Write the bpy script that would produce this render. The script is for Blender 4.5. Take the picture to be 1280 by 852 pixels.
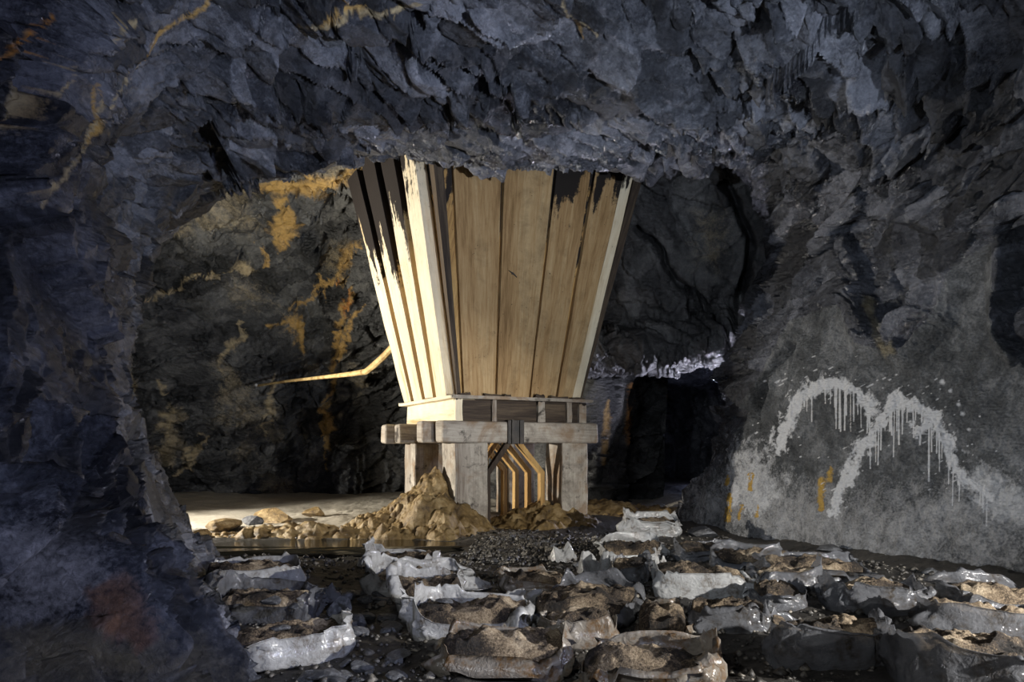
import bpy, bmesh, math, random
import numpy as np
from mathutils import Vector, Matrix

for o in list(bpy.data.objects):
    bpy.data.objects.remove(o)
scene = bpy.context.scene
COL = scene.collection
F, HX, HY, EYE = 900.0, 640.0, 560.0, 1.5       # focal length in pixels, principal point, eye height

# ------------------------------------------------------------------ camera
cam_d = bpy.data.cameras.new('camera')
cam = bpy.data.objects.new('camera', cam_d)
COL.objects.link(cam)
cam.location = (0, 0, EYE)
cam.rotation_euler = (math.pi / 2, 0, 0)
cam_d.sensor_width = 36.0
cam_d.lens = 36.0 * F / 1280
cam_d.shift_y = (HY - 426.0) / 1280
cam_d.clip_start = 0.05
scene.camera = cam

# ------------------------------------------------------------------ world, exposure
scene.view_settings.view_transform = 'Standard'
scene.view_settings.look = 'None'
scene.view_settings.gamma = 1.0
scene.view_settings.exposure = 0.0
w = bpy.data.worlds.new('world')
scene.world = w
w.use_nodes = True
w.node_tree.nodes['Background'].inputs[0].default_value = (0.55, 0.65, 1.0, 1)
w.node_tree.nodes['Background'].inputs[1].default_value = 0.012

# ------------------------------------------------------------------ lights (torches, flash heads and an added floor fill)
def aim(o, target):
    d = Vector(target) - o.location
    o.rotation_euler = d.to_track_quat('-Z', 'Y').to_euler()

def spot(name, loc, target, power, color, angle, blend=0.5, size=0.1):
    d = bpy.data.lights.new(name, 'SPOT')
    d.energy, d.color, d.spot_size, d.spot_blend, d.shadow_soft_size = power, color, math.radians(angle), blend, size
    o = bpy.data.objects.new(name, d)
    COL.objects.link(o)
    o.location = loc
    aim(o, target)
    return o

def point(name, loc, power, color, size=0.15):
    d = bpy.data.lights.new(name, 'POINT')
    d.energy, d.color, d.shadow_soft_size = power, color, size
    o = bpy.data.objects.new(name, d)
    COL.objects.link(o)
    o.location = loc
    return o

spot('flash_back_chamber', (-9.5, 12.6, 1.9), (-1.6, 14.8, 2.6), 5200, (1.0, 0.93, 0.82), 98, 0.7, 0.10)
spot('torch_back_wall', (-8.5, 12.4, 0.8), (-4.8, 17.5, 8.0), 1900, (1.0, 0.94, 0.82), 75, 0.9, 0.15)
spot('torch_ceiling', (5.0, 1.2, 1.0), (-1.0, 10.4, 6.2), 3300, (0.78, 0.86, 1.0), 62, 0.9, 0.06)
spot('torch_left_wall', (3.2, 1.0, 2.2), (-4.2, 6.6, 3.0), 950, (0.62, 0.68, 1.0), 84, 0.8, 0.08)
spot('torch_right_wall', (-2.2, 1.6, 2.6), (5.0, 11.0, 3.1), 1120, (0.76, 0.86, 1.0), 52, 0.7, 0.10)
spot('torch_bags', (6.3, 2.4, 1.6), (3.0, 5.9, -0.4), 3600, (1.0, 0.97, 0.93), 72, 0.4, 0.05)
spot('fill_floor', (-0.9, 0.2, 2.5), (1.8, 6.4, 0.0), 280, (0.95, 0.97, 1.0), 75, 0.9, 0.06)  # added weak frontal fill to brighten the sacks
spot('torch_hopper', (2.6, 1.0, 2.3), (0.4, 13.4, 4.4), 430, (1.0, 0.87, 0.68), 30, 0.9, 0.12)
spot('torch_tunnel', (4.95, 16.9, 1.2), (2.8, 15.0, 3.6), 650, (0.80, 0.80, 1.0), 140, 0.7, 0.08)
point('lamp_tunnel', (6.4, 24.5, 1.6), 30, (0.55, 0.62, 1.0), 0.3)

# ------------------------------------------------------------------ numeric helpers
_rng = np.random.default_rng(7)
T3 = _rng.random((64, 64, 64)).astype(np.float32)
TF = {}

def vnoise(p, scale, seed=0):
    """value noise in 3D, -1..1"""
    q = p / scale + seed * 17.31
    i = np.floor(q).astype(np.int64)
    f = (q - i)
    f = f * f * (3 - 2 * f)
    i0 = i & 63
    i1 = (i + 1) & 63
    x0, y0, z0 = i0[..., 0], i0[..., 1], i0[..., 2]
    x1, y1, z1 = i1[..., 0], i1[..., 1], i1[..., 2]
    fx, fy, fz = f[..., 0], f[..., 1], f[..., 2]
    a = T3[x0, y0, z0] * (1 - fx) + T3[x1, y0, z0] * fx
    b = T3[x0, y1, z0] * (1 - fx) + T3[x1, y1, z0] * fx
    c = T3[x0, y0, z1] * (1 - fx) + T3[x1, y0, z1] * fx
    d = T3[x0, y1, z1] * (1 - fx) + T3[x1, y1, z1] * fx
    return ((a * (1 - fy) + b * fy) * (1 - fz) + (c * (1 - fy) + d * fy) * fz) * 2 - 1

def fbm(p, scale, octaves=4, seed=0, gain=0.5):
    r = 0
    a = 1.0
    for k in range(octaves):
        r = r + a * vnoise(p, scale / (2.03 ** k), seed + k * 3)
        a *= gain
    return r

def p3(u, v, wv=0.0):
    return np.stack([u, v, np.zeros_like(u) + wv], -1)

def ftab(seed):
    if seed not in TF:
        r = np.random.default_rng(1000 + seed)
        TF[seed] = r.random((128, 128, 5)).astype(np.float32)
    return TF[seed]

def facet(u, v, cell, seed, ang=0.0, ratio=1.0, cont=False, tilt=1.0, warp=0.35, bias=0.0, curv=0.9):
    """broken-rock facets: one tilted plane for each cell; returns displacement (-1..1) and distance to the cell edge"""
    ca, sa = math.cos(ang), math.sin(ang)
    q = p3(u, v, seed * 3.7)
    wu = vnoise(q, cell * 1.3, seed + 11) * warp
    wv = vnoise(q, cell * 1.3, seed + 29) * warp
    a = (u * ca + v * sa) / (cell * ratio) + wu
    b = (-u * sa + v * ca) / cell + wv
    ia, ib = np.floor(a).astype(np.int64), np.floor(b).astype(np.int64)
    T = ftab(seed)
    f1 = np.full(a.shape, 9.0)
    f2 = np.full(a.shape, 9.0)
    d = np.full(a.shape, -9.0)
    tone = np.zeros(a.shape)
    for da in (-1, 0, 1):
        for db in (-1, 0, 1):
            ja, jb = ia + da, ib + db
            t = T[ja & 127, jb & 127]
            ra = a - (ja + 0.15 + 0.7 * t[..., 0])
            rb = b - (jb + 0.15 + 0.7 * t[..., 1])
            dist = ra * ra + rb * rb
            h = (t[..., 2] * 2 - 1) * 0.6 + ((t[..., 3] - .5 + bias) * ra + (t[..., 4] - .5 + bias * .6) * rb) * 2.2 * tilt
            if cont:
                d = np.maximum(d, h - dist * curv)
                near = dist < f1
            else:
                near = dist < f1
                d = np.where(near, h, d)
            tone = np.where(near, (t[..., 2] * 7.3 + t[..., 3] * 3.1) % 1.0, tone)
            f2 = np.where(near, f1, np.minimum(f2, dist))
            f1 = np.where(near, dist, f1)
    TF['tone'] = tone
    if cont:
        d = d - d.mean()
    return d, np.sqrt(f2) - np.sqrt(f1)

def catmull(C, n):
    """C: (m, k, 3) control rows -> n samples along the first axis"""
    m = C.shape[0]
    t = np.linspace(0, m - 1, n)
    i = np.minimum(np.floor(t).astype(int), m - 2)
    f = (t - i)[:, None, None]
    P = np.concatenate([2 * C[:1] - C[1:2], C, 2 * C[-1:] - C[-2:-1]], 0)
    a, b, c, d = P[i], P[i + 1], P[i + 2], P[i + 3]
    return 0.5 * (2 * b + (c - a) * f + (2 * a - 5 * b + 4 * c - d) * f ** 2 + (3 * b - a - 3 * c + d) * f ** 3)

def resample(C, n, wfun=None):
    """even out the sample spacing along axis 0 (by the mean length)"""
    fine = catmull(C, 400)
    seg = np.linalg.norm(np.diff(fine, axis=0), axis=2).mean(1)
    if wfun is not None:
        seg = seg * wfun(fine[:-1])
    s = np.concatenate([[0], np.cumsum(seg)])
    t = np.linspace(0, s[-1], n)
    idx = np.interp(t, s, np.arange(400))
    i = np.minimum(idx.astype(int), 398)
    f = (idx - i)[:, None, None]
    return fine[i] * (1 - f) + fine[i + 1] * f

def loft(C, nr, nc, wfun=None):
    C = np.array(C, float)
    A = resample(C, nr, wfun)
    return np.swapaxes(resample(np.swapaxes(A, 0, 1), nc), 0, 1)

def normals(P):
    du = np.gradient(P, axis=1)
    dv = np.gradient(P, axis=0)
    n = np.cross(du, dv)
    return n / (np.linalg.norm(n, axis=2, keepdims=True) + 1e-9)

def arc(P):
    du = np.linalg.norm(np.diff(P, axis=1), axis=2).mean(0)
    dv = np.linalg.norm(np.diff(P, axis=0), axis=2).mean(1)
    U = np.concatenate([[0], np.cumsum(du)])
    V = np.concatenate([[0], np.cumsum(dv)])
    return np.meshgrid(U, V)

def proj(P):
    Y = np.maximum(P[..., 1], 0.3)
    return HX + F * P[..., 0] / Y, HY - F * (P[..., 2] - EYE) / Y

def at(px, py, Y):
    return Vector(((px - HX) / F * Y, Y, EYE + (HY - py) / F * Y))

def gnd(px, py, z=0.0):
    Y = F * (EYE - z) / (py - HY)
    return Vector(((px - HX) / F * Y, Y, z))

def polydist(x, y, pts):
    d = np.full(x.shape, 1e9)
    s_at = np.zeros(x.shape)
    L = 0.0
    tot = sum(math.hypot(pts[i + 1][0] - pts[i][0], pts[i + 1][1] - pts[i][1]) for i in range(len(pts) - 1))
    for i in range(len(pts) - 1):
        ax, ay = pts[i]
        bx, by = pts[i + 1]
        l2 = (bx - ax) ** 2 + (by - ay) ** 2
        t = np.clip(((x - ax) * (bx - ax) + (y - ay) * (by - ay)) / l2, 0, 1)
        dd = np.hypot(x - ax - t * (bx - ax), y - ay - t * (by - ay))
        near = dd < d
        d = np.where(near, dd, d)
        s_at = np.where(near, (L + t * math.sqrt(l2)) / tot, s_at)
        L += math.sqrt(l2)
    return d, s_at

def inside(x, y, pts):
    r = np.zeros(x.shape, bool)
    n = len(pts)
    for i in range(n):
        ax, ay = pts[i]
        bx, by = pts[(i + 1) % n]
        c = ((ay > y) != (by > y)) & (x < (bx - ax) * (y - ay) / (by - ay + 1e-9) + ax)
        r ^= c
    return r

def polymask(x, y, pts, soft):
    d, _ = polydist(x, y, pts + [pts[0]])
    s = np.where(inside(x, y, pts), d, -d)
    return np.clip(0.5 + s / soft, 0, 1)

# ------------------------------------------------------------------ mesh helpers
def mesh_np(name, V, faces4=None, tris=None, smooth=False):
    me = bpy.data.meshes.new(name)
    V = np.asarray(V, np.float32).reshape(-1, 3)
    parts = []
    tot = []
    if faces4 is not None and len(faces4):
        parts.append(np.asarray(faces4, np.int32).ravel())
        tot.append(np.full(len(faces4), 4, np.int32))
    if tris is not None and len(tris):
        parts.append(np.asarray(tris, np.int32).ravel())
        tot.append(np.full(len(tris), 3, np.int32))
    idx = np.concatenate(parts)
    tot = np.concatenate(tot)
    me.vertices.add(len(V))
    me.vertices.foreach_set('co', V.ravel())
    me.loops.add(len(idx))
    me.loops.foreach_set('vertex_index', idx)
    me.polygons.add(len(tot))
    me.polygons.foreach_set('loop_start', np.concatenate([[0], np.cumsum(tot)[:-1]]).astype(np.int32))
    me.polygons.foreach_set('loop_total', tot)
    if smooth:
        me.polygons.foreach_set('use_smooth', np.ones(len(tot), bool))
    me.update()
    me.validate()
    return me

def grid_faces(nr, nc, wrap=False):
    r = np.arange(nr - 1)[:, None]
    c = np.arange(nc if wrap else nc - 1)[None, :]
    c2 = (c + 1) % nc
    return np.stack([r * nc + c, r * nc + c2, (r + 1) * nc + c2, (r + 1) * nc + c], -1).reshape(-1, 4)

def add_attr(me, name, rgba):
    a = me.attributes.new(name, 'FLOAT_COLOR', 'POINT')
    a.data.foreach_set('color', np.asarray(rgba, np.float32).ravel())

def add_tone(me, v):
    a = me.attributes.new('tone', 'FLOAT', 'POINT')
    a.data.foreach_set('value', np.asarray(v, np.float32).ravel())

def link(name, me, mat=None, parent=None):
    o = bpy.data.objects.new(name, me)
    COL.objects.link(o)
    if mat is not None and len(me.materials) == 0:
        me.materials.append(mat)
    if parent is not None:
        o.parent = parent
    return o

def tag(o, label=None, cat=None, group=None, kind=None):
    for k, v in (('label', label), ('category', cat), ('group', group), ('kind', kind)):
        if v:
            o[k] = v
    return o

def empty(name, loc, rz=0.0):
    o = bpy.data.objects.new(name, None)
    COL.objects.link(o)
    o.location = loc
    o.rotation_euler = (0, 0, rz)
    o.empty_display_size = 0.1
    return o

# ------------------------------------------------------------------ materials
def nodes(name):
    m = bpy.data.materials.new(name)
    m.use_nodes = True
    nt = m.node_tree
    b = nt.nodes['Principled BSDF']
    return m, nt, b

def N(nt, kind, **kw):
    n = nt.nodes.new(kind)
    for k, v in kw.items():
        if k in n.inputs.keys():
            n.inputs[k].default_value = v
        else:
            setattr(n, k, v)
    return n

def ramp(nt, fac, stops):
    r = nt.nodes.new('ShaderNodeValToRGB')
    el = r.color_ramp.elements
    while len(el) < len(stops):
        el.new(0.5)
    for e, (p, c) in zip(el, stops):
        e.position = p
        e.color = c if len(c) == 4 else (*c, 1)
    nt.links.new(fac, r.inputs[0])
    return r.outputs[0]

def noise(nt, vec, scale, detail=6, rough=0.6, dist=0.0):
    n = N(nt, 'ShaderNodeTexNoise', Scale=scale, Detail=detail, Roughness=rough, Distortion=dist)
    nt.links.new(vec, n.inputs['Vector'])
    return n.outputs['Fac']

def mix(nt, fac, a, b):
    n = nt.nodes.new('ShaderNodeMix')
    n.data_type = 'RGBA'
    for s, v in ((0, fac), (6, a), (7, b)):
        if hasattr(v, 'is_linked') or hasattr(v, 'links'):
            nt.links.new(v, n.inputs[s])
        else:
            n.inputs[s].default_value = v if s == 0 else ((*v, 1) if len(v) == 3 else v)
    return n.outputs[2]

def mth(nt, op, a, b=0.0, clamp=False):
    n = nt.nodes.new('ShaderNodeMath')
    n.operation = op
    n.use_clamp = clamp
    for s, v in ((0, a), (1, b)):
        if hasattr(v, 'links'):
            nt.links.new(v, n.inputs[s])
        else:
            n.inputs[s].default_value = v
    return n.outputs[0]

def bump(nt, b, h, strength, dist):
    n = N(nt, 'ShaderNodeBump', Strength=strength, Distance=dist)
    nt.links.new(h, n.inputs['Height'])
    nt.links.new(n.outputs[0], b.inputs['Normal'])
    return n

def rock_mat(name, dark, mid, light, rough=(0.28, 0.6), bscale=1.0, bstr=0.6, spec=0.5):
    m, nt, b = nodes(name)
    tc = N(nt, 'ShaderNodeTexCoord').outputs['Object']
    n1 = noise(nt, tc, 0.9, 8, 0.62, 0.4)
    n2 = noise(nt, tc, 5.0, 8, 0.7, 0.6)
    n3 = noise(nt, tc, 34.0, 5, 0.7)
    f = mth(nt, 'ADD', mth(nt, 'MULTIPLY', n1, 0.45), mth(nt, 'ADD', mth(nt, 'MULTIPLY', n2, 0.35), mth(nt, 'MULTIPLY', n3, 0.2)))
    tn = N(nt, 'ShaderNodeAttribute', attribute_name='tone').outputs['Fac']
    f = mth(nt, 'ADD', f, mth(nt, 'MULTIPLY', mth(nt, 'SUBTRACT', tn, 0.5), 0.19))
    base = ramp(nt, f, [(0.39, dark), (0.5, mid), (0.64, light)])
    at_ = N(nt, 'ShaderNodeAttribute', attribute_name='stain')
    k = mth(nt, 'MULTIPLY', mth(nt, 'SUBTRACT', n2, 0.5), 1.2)
    k2 = mth(nt, 'MULTIPLY', mth(nt, 'SUBTRACT', n3, 0.5), 1.0)
    s = mth(nt, 'ADD', at_.outputs['Alpha'], mth(nt, 'ADD', k, k2))
    mr = N(nt, 'ShaderNodeMapRange')
    mr.inputs['From Min'].default_value = 0.25
    mr.inputs['From Max'].default_value = 1.0
    nt.links.new(s, mr.inputs['Value'])
    gate = mth(nt, 'MULTIPLY', mr.outputs[0], mth(nt, 'MULTIPLY', at_.outputs['Alpha'], 3.0, True))
    stain = mix(nt, mth(nt, 'MULTIPLY', n3, 0.42), at_.outputs['Color'], (0.12, 0.10, 0.08))
    col = mix(nt, gate, base, stain)
    nt.links.new(col, b.inputs['Base Color'])
    rr = N(nt, 'ShaderNodeMapRange')
    rr.inputs['To Min'].default_value = rough[0]
    rr.inputs['To Max'].default_value = rough[1]
    rr.inputs['From Min'].default_value = 0.35
    rr.inputs['From Max'].default_value = 0.62
    nt.links.new(mth(nt, 'SUBTRACT', n1, mth(nt, 'MULTIPLY', mth(nt, 'SUBTRACT', tn, 0.5), 0.3)), rr.inputs['Value'])
    nt.links.new(rr.outputs[0], b.inputs['Roughness'])
    b.inputs['Specular IOR Level'].default_value = spec
    vo = N(nt, 'ShaderNodeTexVoronoi', Scale=9.0 * bscale, feature='F1')
    wp = N(nt, 'ShaderNodeMix', data_type='VECTOR')
    mp = N(nt, 'ShaderNodeMapping')
    mp.inputs['Scale'].default_value = (1.0, 1.0, 1.9)
    mp.inputs['Rotation'].default_value = (0.3, 0.5, 0.2)
    nt.links.new(tc, mp.inputs['Vector'])
    nt.links.new(mp.outputs[0], vo.inputs['Vector'])
    hh = mth(nt, 'ADD', mth(nt, 'MULTIPLY', noise(nt, tc, 22 * bscale, 8, 0.72, 0.8), 1.0), mth(nt, 'MULTIPLY', vo.outputs['Distance'], 0.7))
    bump(nt, b, hh, bstr, 0.05)
    return m

M = {}
M['slate'] = rock_mat('slate_rock', (0.007, 0.008, 0.012), (0.040, 0.044, 0.056), (0.18, 0.19, 0.225), (0.16, 0.5), 1.0, 0.9, 0.6)
M['slate_back'] = rock_mat('slate_rock_back', (0.012, 0.013, 0.013), (0.045, 0.046, 0.046), (0.13, 0.13, 0.122), (0.25, 0.55), 1.0, 0.8)
M['render_rock'] = rock_mat('sprayed_rock', (0.020, 0.022, 0.024), (0.085, 0.09, 0.096), (0.27, 0.28, 0.295), (0.5, 0.8), 1.8, 0.8, 0.35)

def ground_mat():
    m, nt, b = nodes('mine_floor')
    tc = N(nt, 'ShaderNodeTexCoord').outputs['Object']
    n1 = noise(nt, tc, 1.1, 6, 0.6)
    n2 = noise(nt, tc, 14, 7, 0.7)
    n3 = noise(nt, tc, 70, 4, 0.7)
    f = mth(nt, 'ADD', mth(nt, 'MULTIPLY', n1, 0.4), mth(nt, 'ADD', mth(nt, 'MULTIPLY', n2, 0.35), mth(nt, 'MULTIPLY', n3, 0.25)))
    mud = ramp(nt, f, [(0.36, (0.010, 0.009, 0.008)), (0.52, (0.035, 0.031, 0.026)), (0.68, (0.10, 0.088, 0.07))])
    silt = ramp(nt, f, [(0.36, (0.24, 0.21, 0.165)), (0.5, (0.48, 0.44, 0.36)), (0.66, (0.68, 0.64, 0.55))])
    a = N(nt, 'ShaderNodeAttribute', attribute_name='stain')
    s = mth(nt, 'ADD', a.outputs['Alpha'], mth(nt, 'MULTIPLY', mth(nt, 'SUBTRACT', n2, 0.5), 0.9))
    mr = N(nt, 'ShaderNodeMapRange')
    mr.inputs['From Min'].default_value = 0.35
    mr.inputs['From Max'].default_value = 0.65
    nt.links.new(s, mr.inputs['Value'])
    col = mix(nt, mr.outputs[0], mud, silt)
    nt.links.new(col, b.inputs['Base Color'])
    rr = N(nt, 'ShaderNodeMapRange')
    rr.inputs['To Min'].default_value = 0.35
    rr.inputs['To Max'].default_value = 0.8
    nt.links.new(n1, rr.inputs['Value'])
    nt.links.new(rr.outputs[0], b.inputs['Roughness'])
    bump(nt, b, mth(nt, 'ADD', n2, mth(nt, 'MULTIPLY', n3, 0.5)), 0.9, 0.03)
    return m
M['ground'] = ground_mat()

def soil_mat():
    m, nt, b = nodes('compost')
    tc = N(nt, 'ShaderNodeTexCoord').outputs['Object']
    oi = N(nt, 'ShaderNodeObjectInfo').outputs['Random']
    va = N(nt, 'ShaderNodeVectorMath', operation='ADD')
    nt.links.new(tc, va.inputs[0])
    cmb = N(nt, 'ShaderNodeCombineXYZ')
    nt.links.new(mth(nt, 'MULTIPLY', oi, 37.0), cmb.inputs[0])
    nt.links.new(cmb.outputs[0], va.inputs[1])
    v = va.outputs[0]
    n1 = noise(nt, v, 3.2, 4, 0.55)
    n2 = noise(nt, v, 60, 5, 0.8)
    f = mth(nt, 'ADD', mth(nt, 'MULTIPLY', n1, 0.58), mth(nt, 'MULTIPLY', n2, 0.42))
    c = ramp(nt, f, [(0.40, (0.012, 0.009, 0.007)), (0.47, (0.05, 0.034, 0.021)), (0.54, (0.27, 0.20, 0.125)), (0.66, (0.68, 0.56, 0.40))])
    nt.links.new(c, b.inputs['Base Color'])
    b.inputs['Roughness'].default_value = 0.85
    bump(nt, b, noise(nt, v, 48, 4, 0.8), 1.0, 0.06)
    return m
M['soil'] = soil_mat()

def film_mat(name, white, brown, brown_amt, rough, alpha):
    m, nt, b = nodes(name)
    tc = N(nt, 'ShaderNodeTexCoord').outputs['Object']
    n1 = noise(nt, tc, 4.5, 6, 0.65, 0.4)
    n2 = noise(nt, tc, 26, 6, 0.7)
    f = mth(nt, 'ADD', mth(nt, 'MULTIPLY', n1, 0.65), mth(nt, 'MULTIPLY', n2, 0.35))
    c = ramp(nt, f, [(0.40, white), (0.50 + 0.1 * (1 - brown_amt), tuple(x * .75 for x in white)), (0.62 + 0.1 * (1 - brown_amt), brown)])
    nt.links.new(c, b.inputs['Base Color'])
    b.inputs['Roughness'].default_value = rough
    b.inputs['Specular IOR Level'].default_value = 0.6
    tr = N(nt, 'ShaderNodeBsdfTranslucent')
    nt.links.new(c, tr.inputs['Color'])
    tp = N(nt, 'ShaderNodeBsdfTransparent')
    s1 = N(nt, 'ShaderNodeMixShader')
    s1.inputs[0].default_value = 0.3
    nt.links.new(b.outputs[0], s1.inputs[1])
    nt.links.new(tr.outputs[0], s1.inputs[2])
    s2 = N(nt, 'ShaderNodeMixShader')
    nt.links.new(mth(nt, 'MULTIPLY', mth(nt, 'SUBTRACT', 1.05, f), alpha, True), s2.inputs[0])
    nt.links.new(s1.outputs[0], s2.inputs[1])
    nt.links.new(tp.outputs[0], s2.inputs[2])
    nt.links.new(s2.outputs[0], nt.nodes['Material Output'].inputs[0])
    bump(nt, b, mth(nt, 'ADD', noise(nt, tc, 14, 3, 0.55, 1.5), mth(nt, 'MULTIPLY', noise(nt, tc, 42, 2, 0.5, 2.0), 0.12)), 0.4, 0.03)
    return m
M['film_white_lit'] = film_mat('plastic_film_white_lit', (0.55, 0.55, 0.54), (0.14, 0.11, 0.08), 0.7, 0.16, 0.15)  # paler copy of the sack film, strong light put into its colour
M['film_clear'] = film_mat('plastic_film_clear', (0.18, 0.185, 0.20), (0.055, 0.044, 0.032), 0.8, 0.12, 0.55)
M['film_rust'] = film_mat('plastic_film_muddy', (0.30, 0.27, 0.23), (0.15, 0.085, 0.035), 1.0, 0.25, 0.12)
FILM = {'w': M['film_white_lit'], 'c': M['film_clear'], 'r': M['film_rust']}

def wood_mat(name, pale, tan, dark, blotch=0.25, rust=0.0):
    """timber with grain along the v axis of its UV map; object property 'grime' blackens the top end by that share of the length"""
    m, nt, b = nodes(name)
    uv = N(nt, 'ShaderNodeUVMap').outputs[0]
    oi = N(nt, 'ShaderNodeObjectInfo').outputs['Random']
    mp = N(nt, 'ShaderNodeMapping')
    mp.inputs['Scale'].default_value = (1.0, 0.07, 1.0)
    nt.links.new(uv, mp.inputs['Vector'])
    cmb = N(nt, 'ShaderNodeCombineXYZ')
    nt.links.new(mth(nt, 'MULTIPLY', oi, 53.0), cmb.inputs[0])
    nt.links.new(mth(nt, 'MULTIPLY', oi, 31.0), cmb.inputs[2])
    va = N(nt, 'ShaderNodeVectorMath', operation='ADD')
    nt.links.new(mp.outputs[0], va.inputs[0])
    nt.links.new(cmb.outputs[0], va.inputs[1])
    g1 = noise(nt, va.outputs[0], 3.0, 5, 0.6)
    g2 = noise(nt, va.outputs[0], 26.0, 6, 0.7)
    vb = N(nt, 'ShaderNodeVectorMath', operation='ADD')
    nt.links.new(uv, vb.inputs[0])
    nt.links.new(cmb.outputs[0], vb.inputs[1])
    blot = noise(nt, vb.outputs[0], 2.4, 8, 0.7, 0.3)
    speck = noise(nt, vb.outputs[0], 22, 3, 0.6)
    f = mth(nt, 'ADD', mth(nt, 'MULTIPLY', g1, 0.6), mth(nt, 'MULTIPLY', g2, 0.4))
    c = ramp(nt, f, [(0.36, dark), (0.47, tan), (0.60, pale)])
    bl = N(nt, 'ShaderNodeMapRange')
    bl.inputs['From Min'].default_value = 0.50
    bl.inputs['From Max'].default_value = 0.66
    bl.inputs['To Max'].default_value = blotch
    nt.links.new(mth(nt, 'ADD', mth(nt, 'MULTIPLY', blot, 0.6), mth(nt, 'MULTIPLY', g1, 0.4)), bl.inputs['Value'])
    c = mix(nt, bl.outputs[0], c, tuple(x * .35 for x in dark))
    if rust:
        big = noise(nt, vb.outputs[0], 1.3, 7, 0.68, 0.5)
        r1 = N(nt, 'ShaderNodeMapRange')
        r1.inputs['From Min'].default_value = 0.50
        r1.inputs['From Max'].default_value = 0.62
        r1.inputs['To Max'].default_value = rust
        nt.links.new(big, r1.inputs['Value'])
        c = mix(nt, r1.outputs[0], c, (0.20, 0.115, 0.05))
        r2 = N(nt, 'ShaderNodeMapRange')
        r2.inputs['From Min'].default_value = 0.44
        r2.inputs['From Max'].default_value = 0.38
        r2.inputs['To Max'].default_value = 0.92
        nt.links.new(mth(nt, 'ADD', mth(nt, 'MULTIPLY', big, 0.75), mth(nt, 'MULTIPLY', blot, 0.25)), r2.inputs['Value'])
        c = mix(nt, r2.outputs[0], c, (0.03, 0.024, 0.02))
    # grime at the top end
    a = N(nt, 'ShaderNodeAttribute', attribute_type='OBJECT', attribute_name='grime')
    sx = N(nt, 'ShaderNodeSeparateXYZ')
    tc = N(nt, 'ShaderNodeUVMap')
    nt.links.new(tc.outputs[0], sx.inputs[0])
    ln = N(nt, 'ShaderNodeAttribute', attribute_type='OBJECT', attribute_name='length')
    rel = mth(nt, 'DIVIDE', sx.outputs[1], mth(nt, 'MAXIMUM', ln.outputs['Fac'], 0.01))
    e = mth(nt, 'SUBTRACT', mth(nt, 'ADD', rel, mth(nt, 'MULTIPLY', mth(nt, 'SUBTRACT', g1, 0.5), 1.1)), mth(nt, 'SUBTRACT', 1.0, a.outputs['Fac']))
    e = mth(nt, 'ADD', e, mth(nt, 'MULTIPLY', mth(nt, 'SUBTRACT', blot, 0.5), 0.5))
    mr = N(nt, 'ShaderNodeMapRange')
    mr.inputs['From Min'].default_value = 0.0
    mr.inputs['From Max'].default_value = 0.05
    nt.links.new(e, mr.inputs['Value'])
    gate = mth(nt, 'MULTIPLY', mr.outputs[0], mth(nt, 'GREATER_THAN', a.outputs['Fac'], 0.001))
    c = mix(nt, gate, c, (0.018, 0.014, 0.012))
    # small black specks of mould, more of them near the grime
    sp = mth(nt, 'MULTIPLY', mth(nt, 'GREATER_THAN', mth(nt, 'ADD', speck, mth(nt, 'MULTIPLY', blot, 0.35)), 0.895), 0.85)
    c = mix(nt, sp, c, (0.02, 0.017, 0.014))
    nt.links.new(c, b.inputs['Base Color'])
    b.inputs['Roughness'].default_value = 0.75
    b.inputs['Specular IOR Level'].default_value = 0.25
    bump(nt, b, mth(nt, 'ADD', g2, mth(nt, 'MULTIPLY', blot, 0.6)), 0.5, 0.02)
    return m
M['plank'] = wood_mat('timber_plank', (0.50, 0.36, 0.19), (0.36, 0.23, 0.105), (0.19, 0.11, 0.045), 0.5)
M['plank_pale_lit'] = wood_mat('timber_plank_pale_lit', (0.78, 0.71, 0.54), (0.70, 0.60, 0.42), (0.48, 0.34, 0.16))  # cream copy of the plank: bright light on those faces is in the colour
M['post'] = wood_mat('concrete_post', (0.47, 0.43, 0.365), (0.31, 0.275, 0.23), (0.13, 0.095, 0.07), 0.8, 0.65)
M['dark_wood'] = wood_mat('blackened_timber', (0.12, 0.09, 0.06), (0.05, 0.036, 0.026), (0.02, 0.015, 0.012))
M['ochre_wood'] = wood_mat('ochre_timber', (0.60, 0.40, 0.16), (0.42, 0.25, 0.09), (0.16, 0.09, 0.04))

def simple_mat(name, stops, rough, scale=3.0, bs=0.5, bd=0.02, metal=0.0):
    m, nt, b = nodes(name)
    tc = N(nt, 'ShaderNodeTexCoord').outputs['Object']
    n1 = noise(nt, tc, scale, 8, 0.68, 0.3)
    nt.links.new(ramp(nt, n1, stops), b.inputs['Base Color'])
    b.inputs['Roughness'].default_value = rough
    b.inputs['Metallic'].default_value = metal
    bump(nt, b, noise(nt, tc, scale * 6, 6, 0.7), bs, bd)
    return m
M['ochre'] = simple_mat('ochre_mud', [(0.34, (0.05, 0.03, 0.012)), (0.49, (0.22, 0.145, 0.055)), (0.66, (0.44, 0.33, 0.17))], 0.5, 2.6, 0.7, 0.04)
M['metal'] = simple_mat('black_iron', [(0.35, (0.012, 0.011, 0.010)), (0.65, (0.05, 0.04, 0.032))], 0.5, 5)
M['rust'] = simple_mat('ochre_crusted_pipe', [(0.35, (0.26, 0.15, 0.05)), (0.6, (0.62, 0.46, 0.20))], 0.7, 6)
M['stone'] = simple_mat('slate_stone', [(0.35, (0.03, 0.032, 0.036)), (0.52, (0.085, 0.088, 0.095)), (0.7, (0.21, 0.215, 0.225))], 0.42, 4, 0.6, 0.02)
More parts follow.
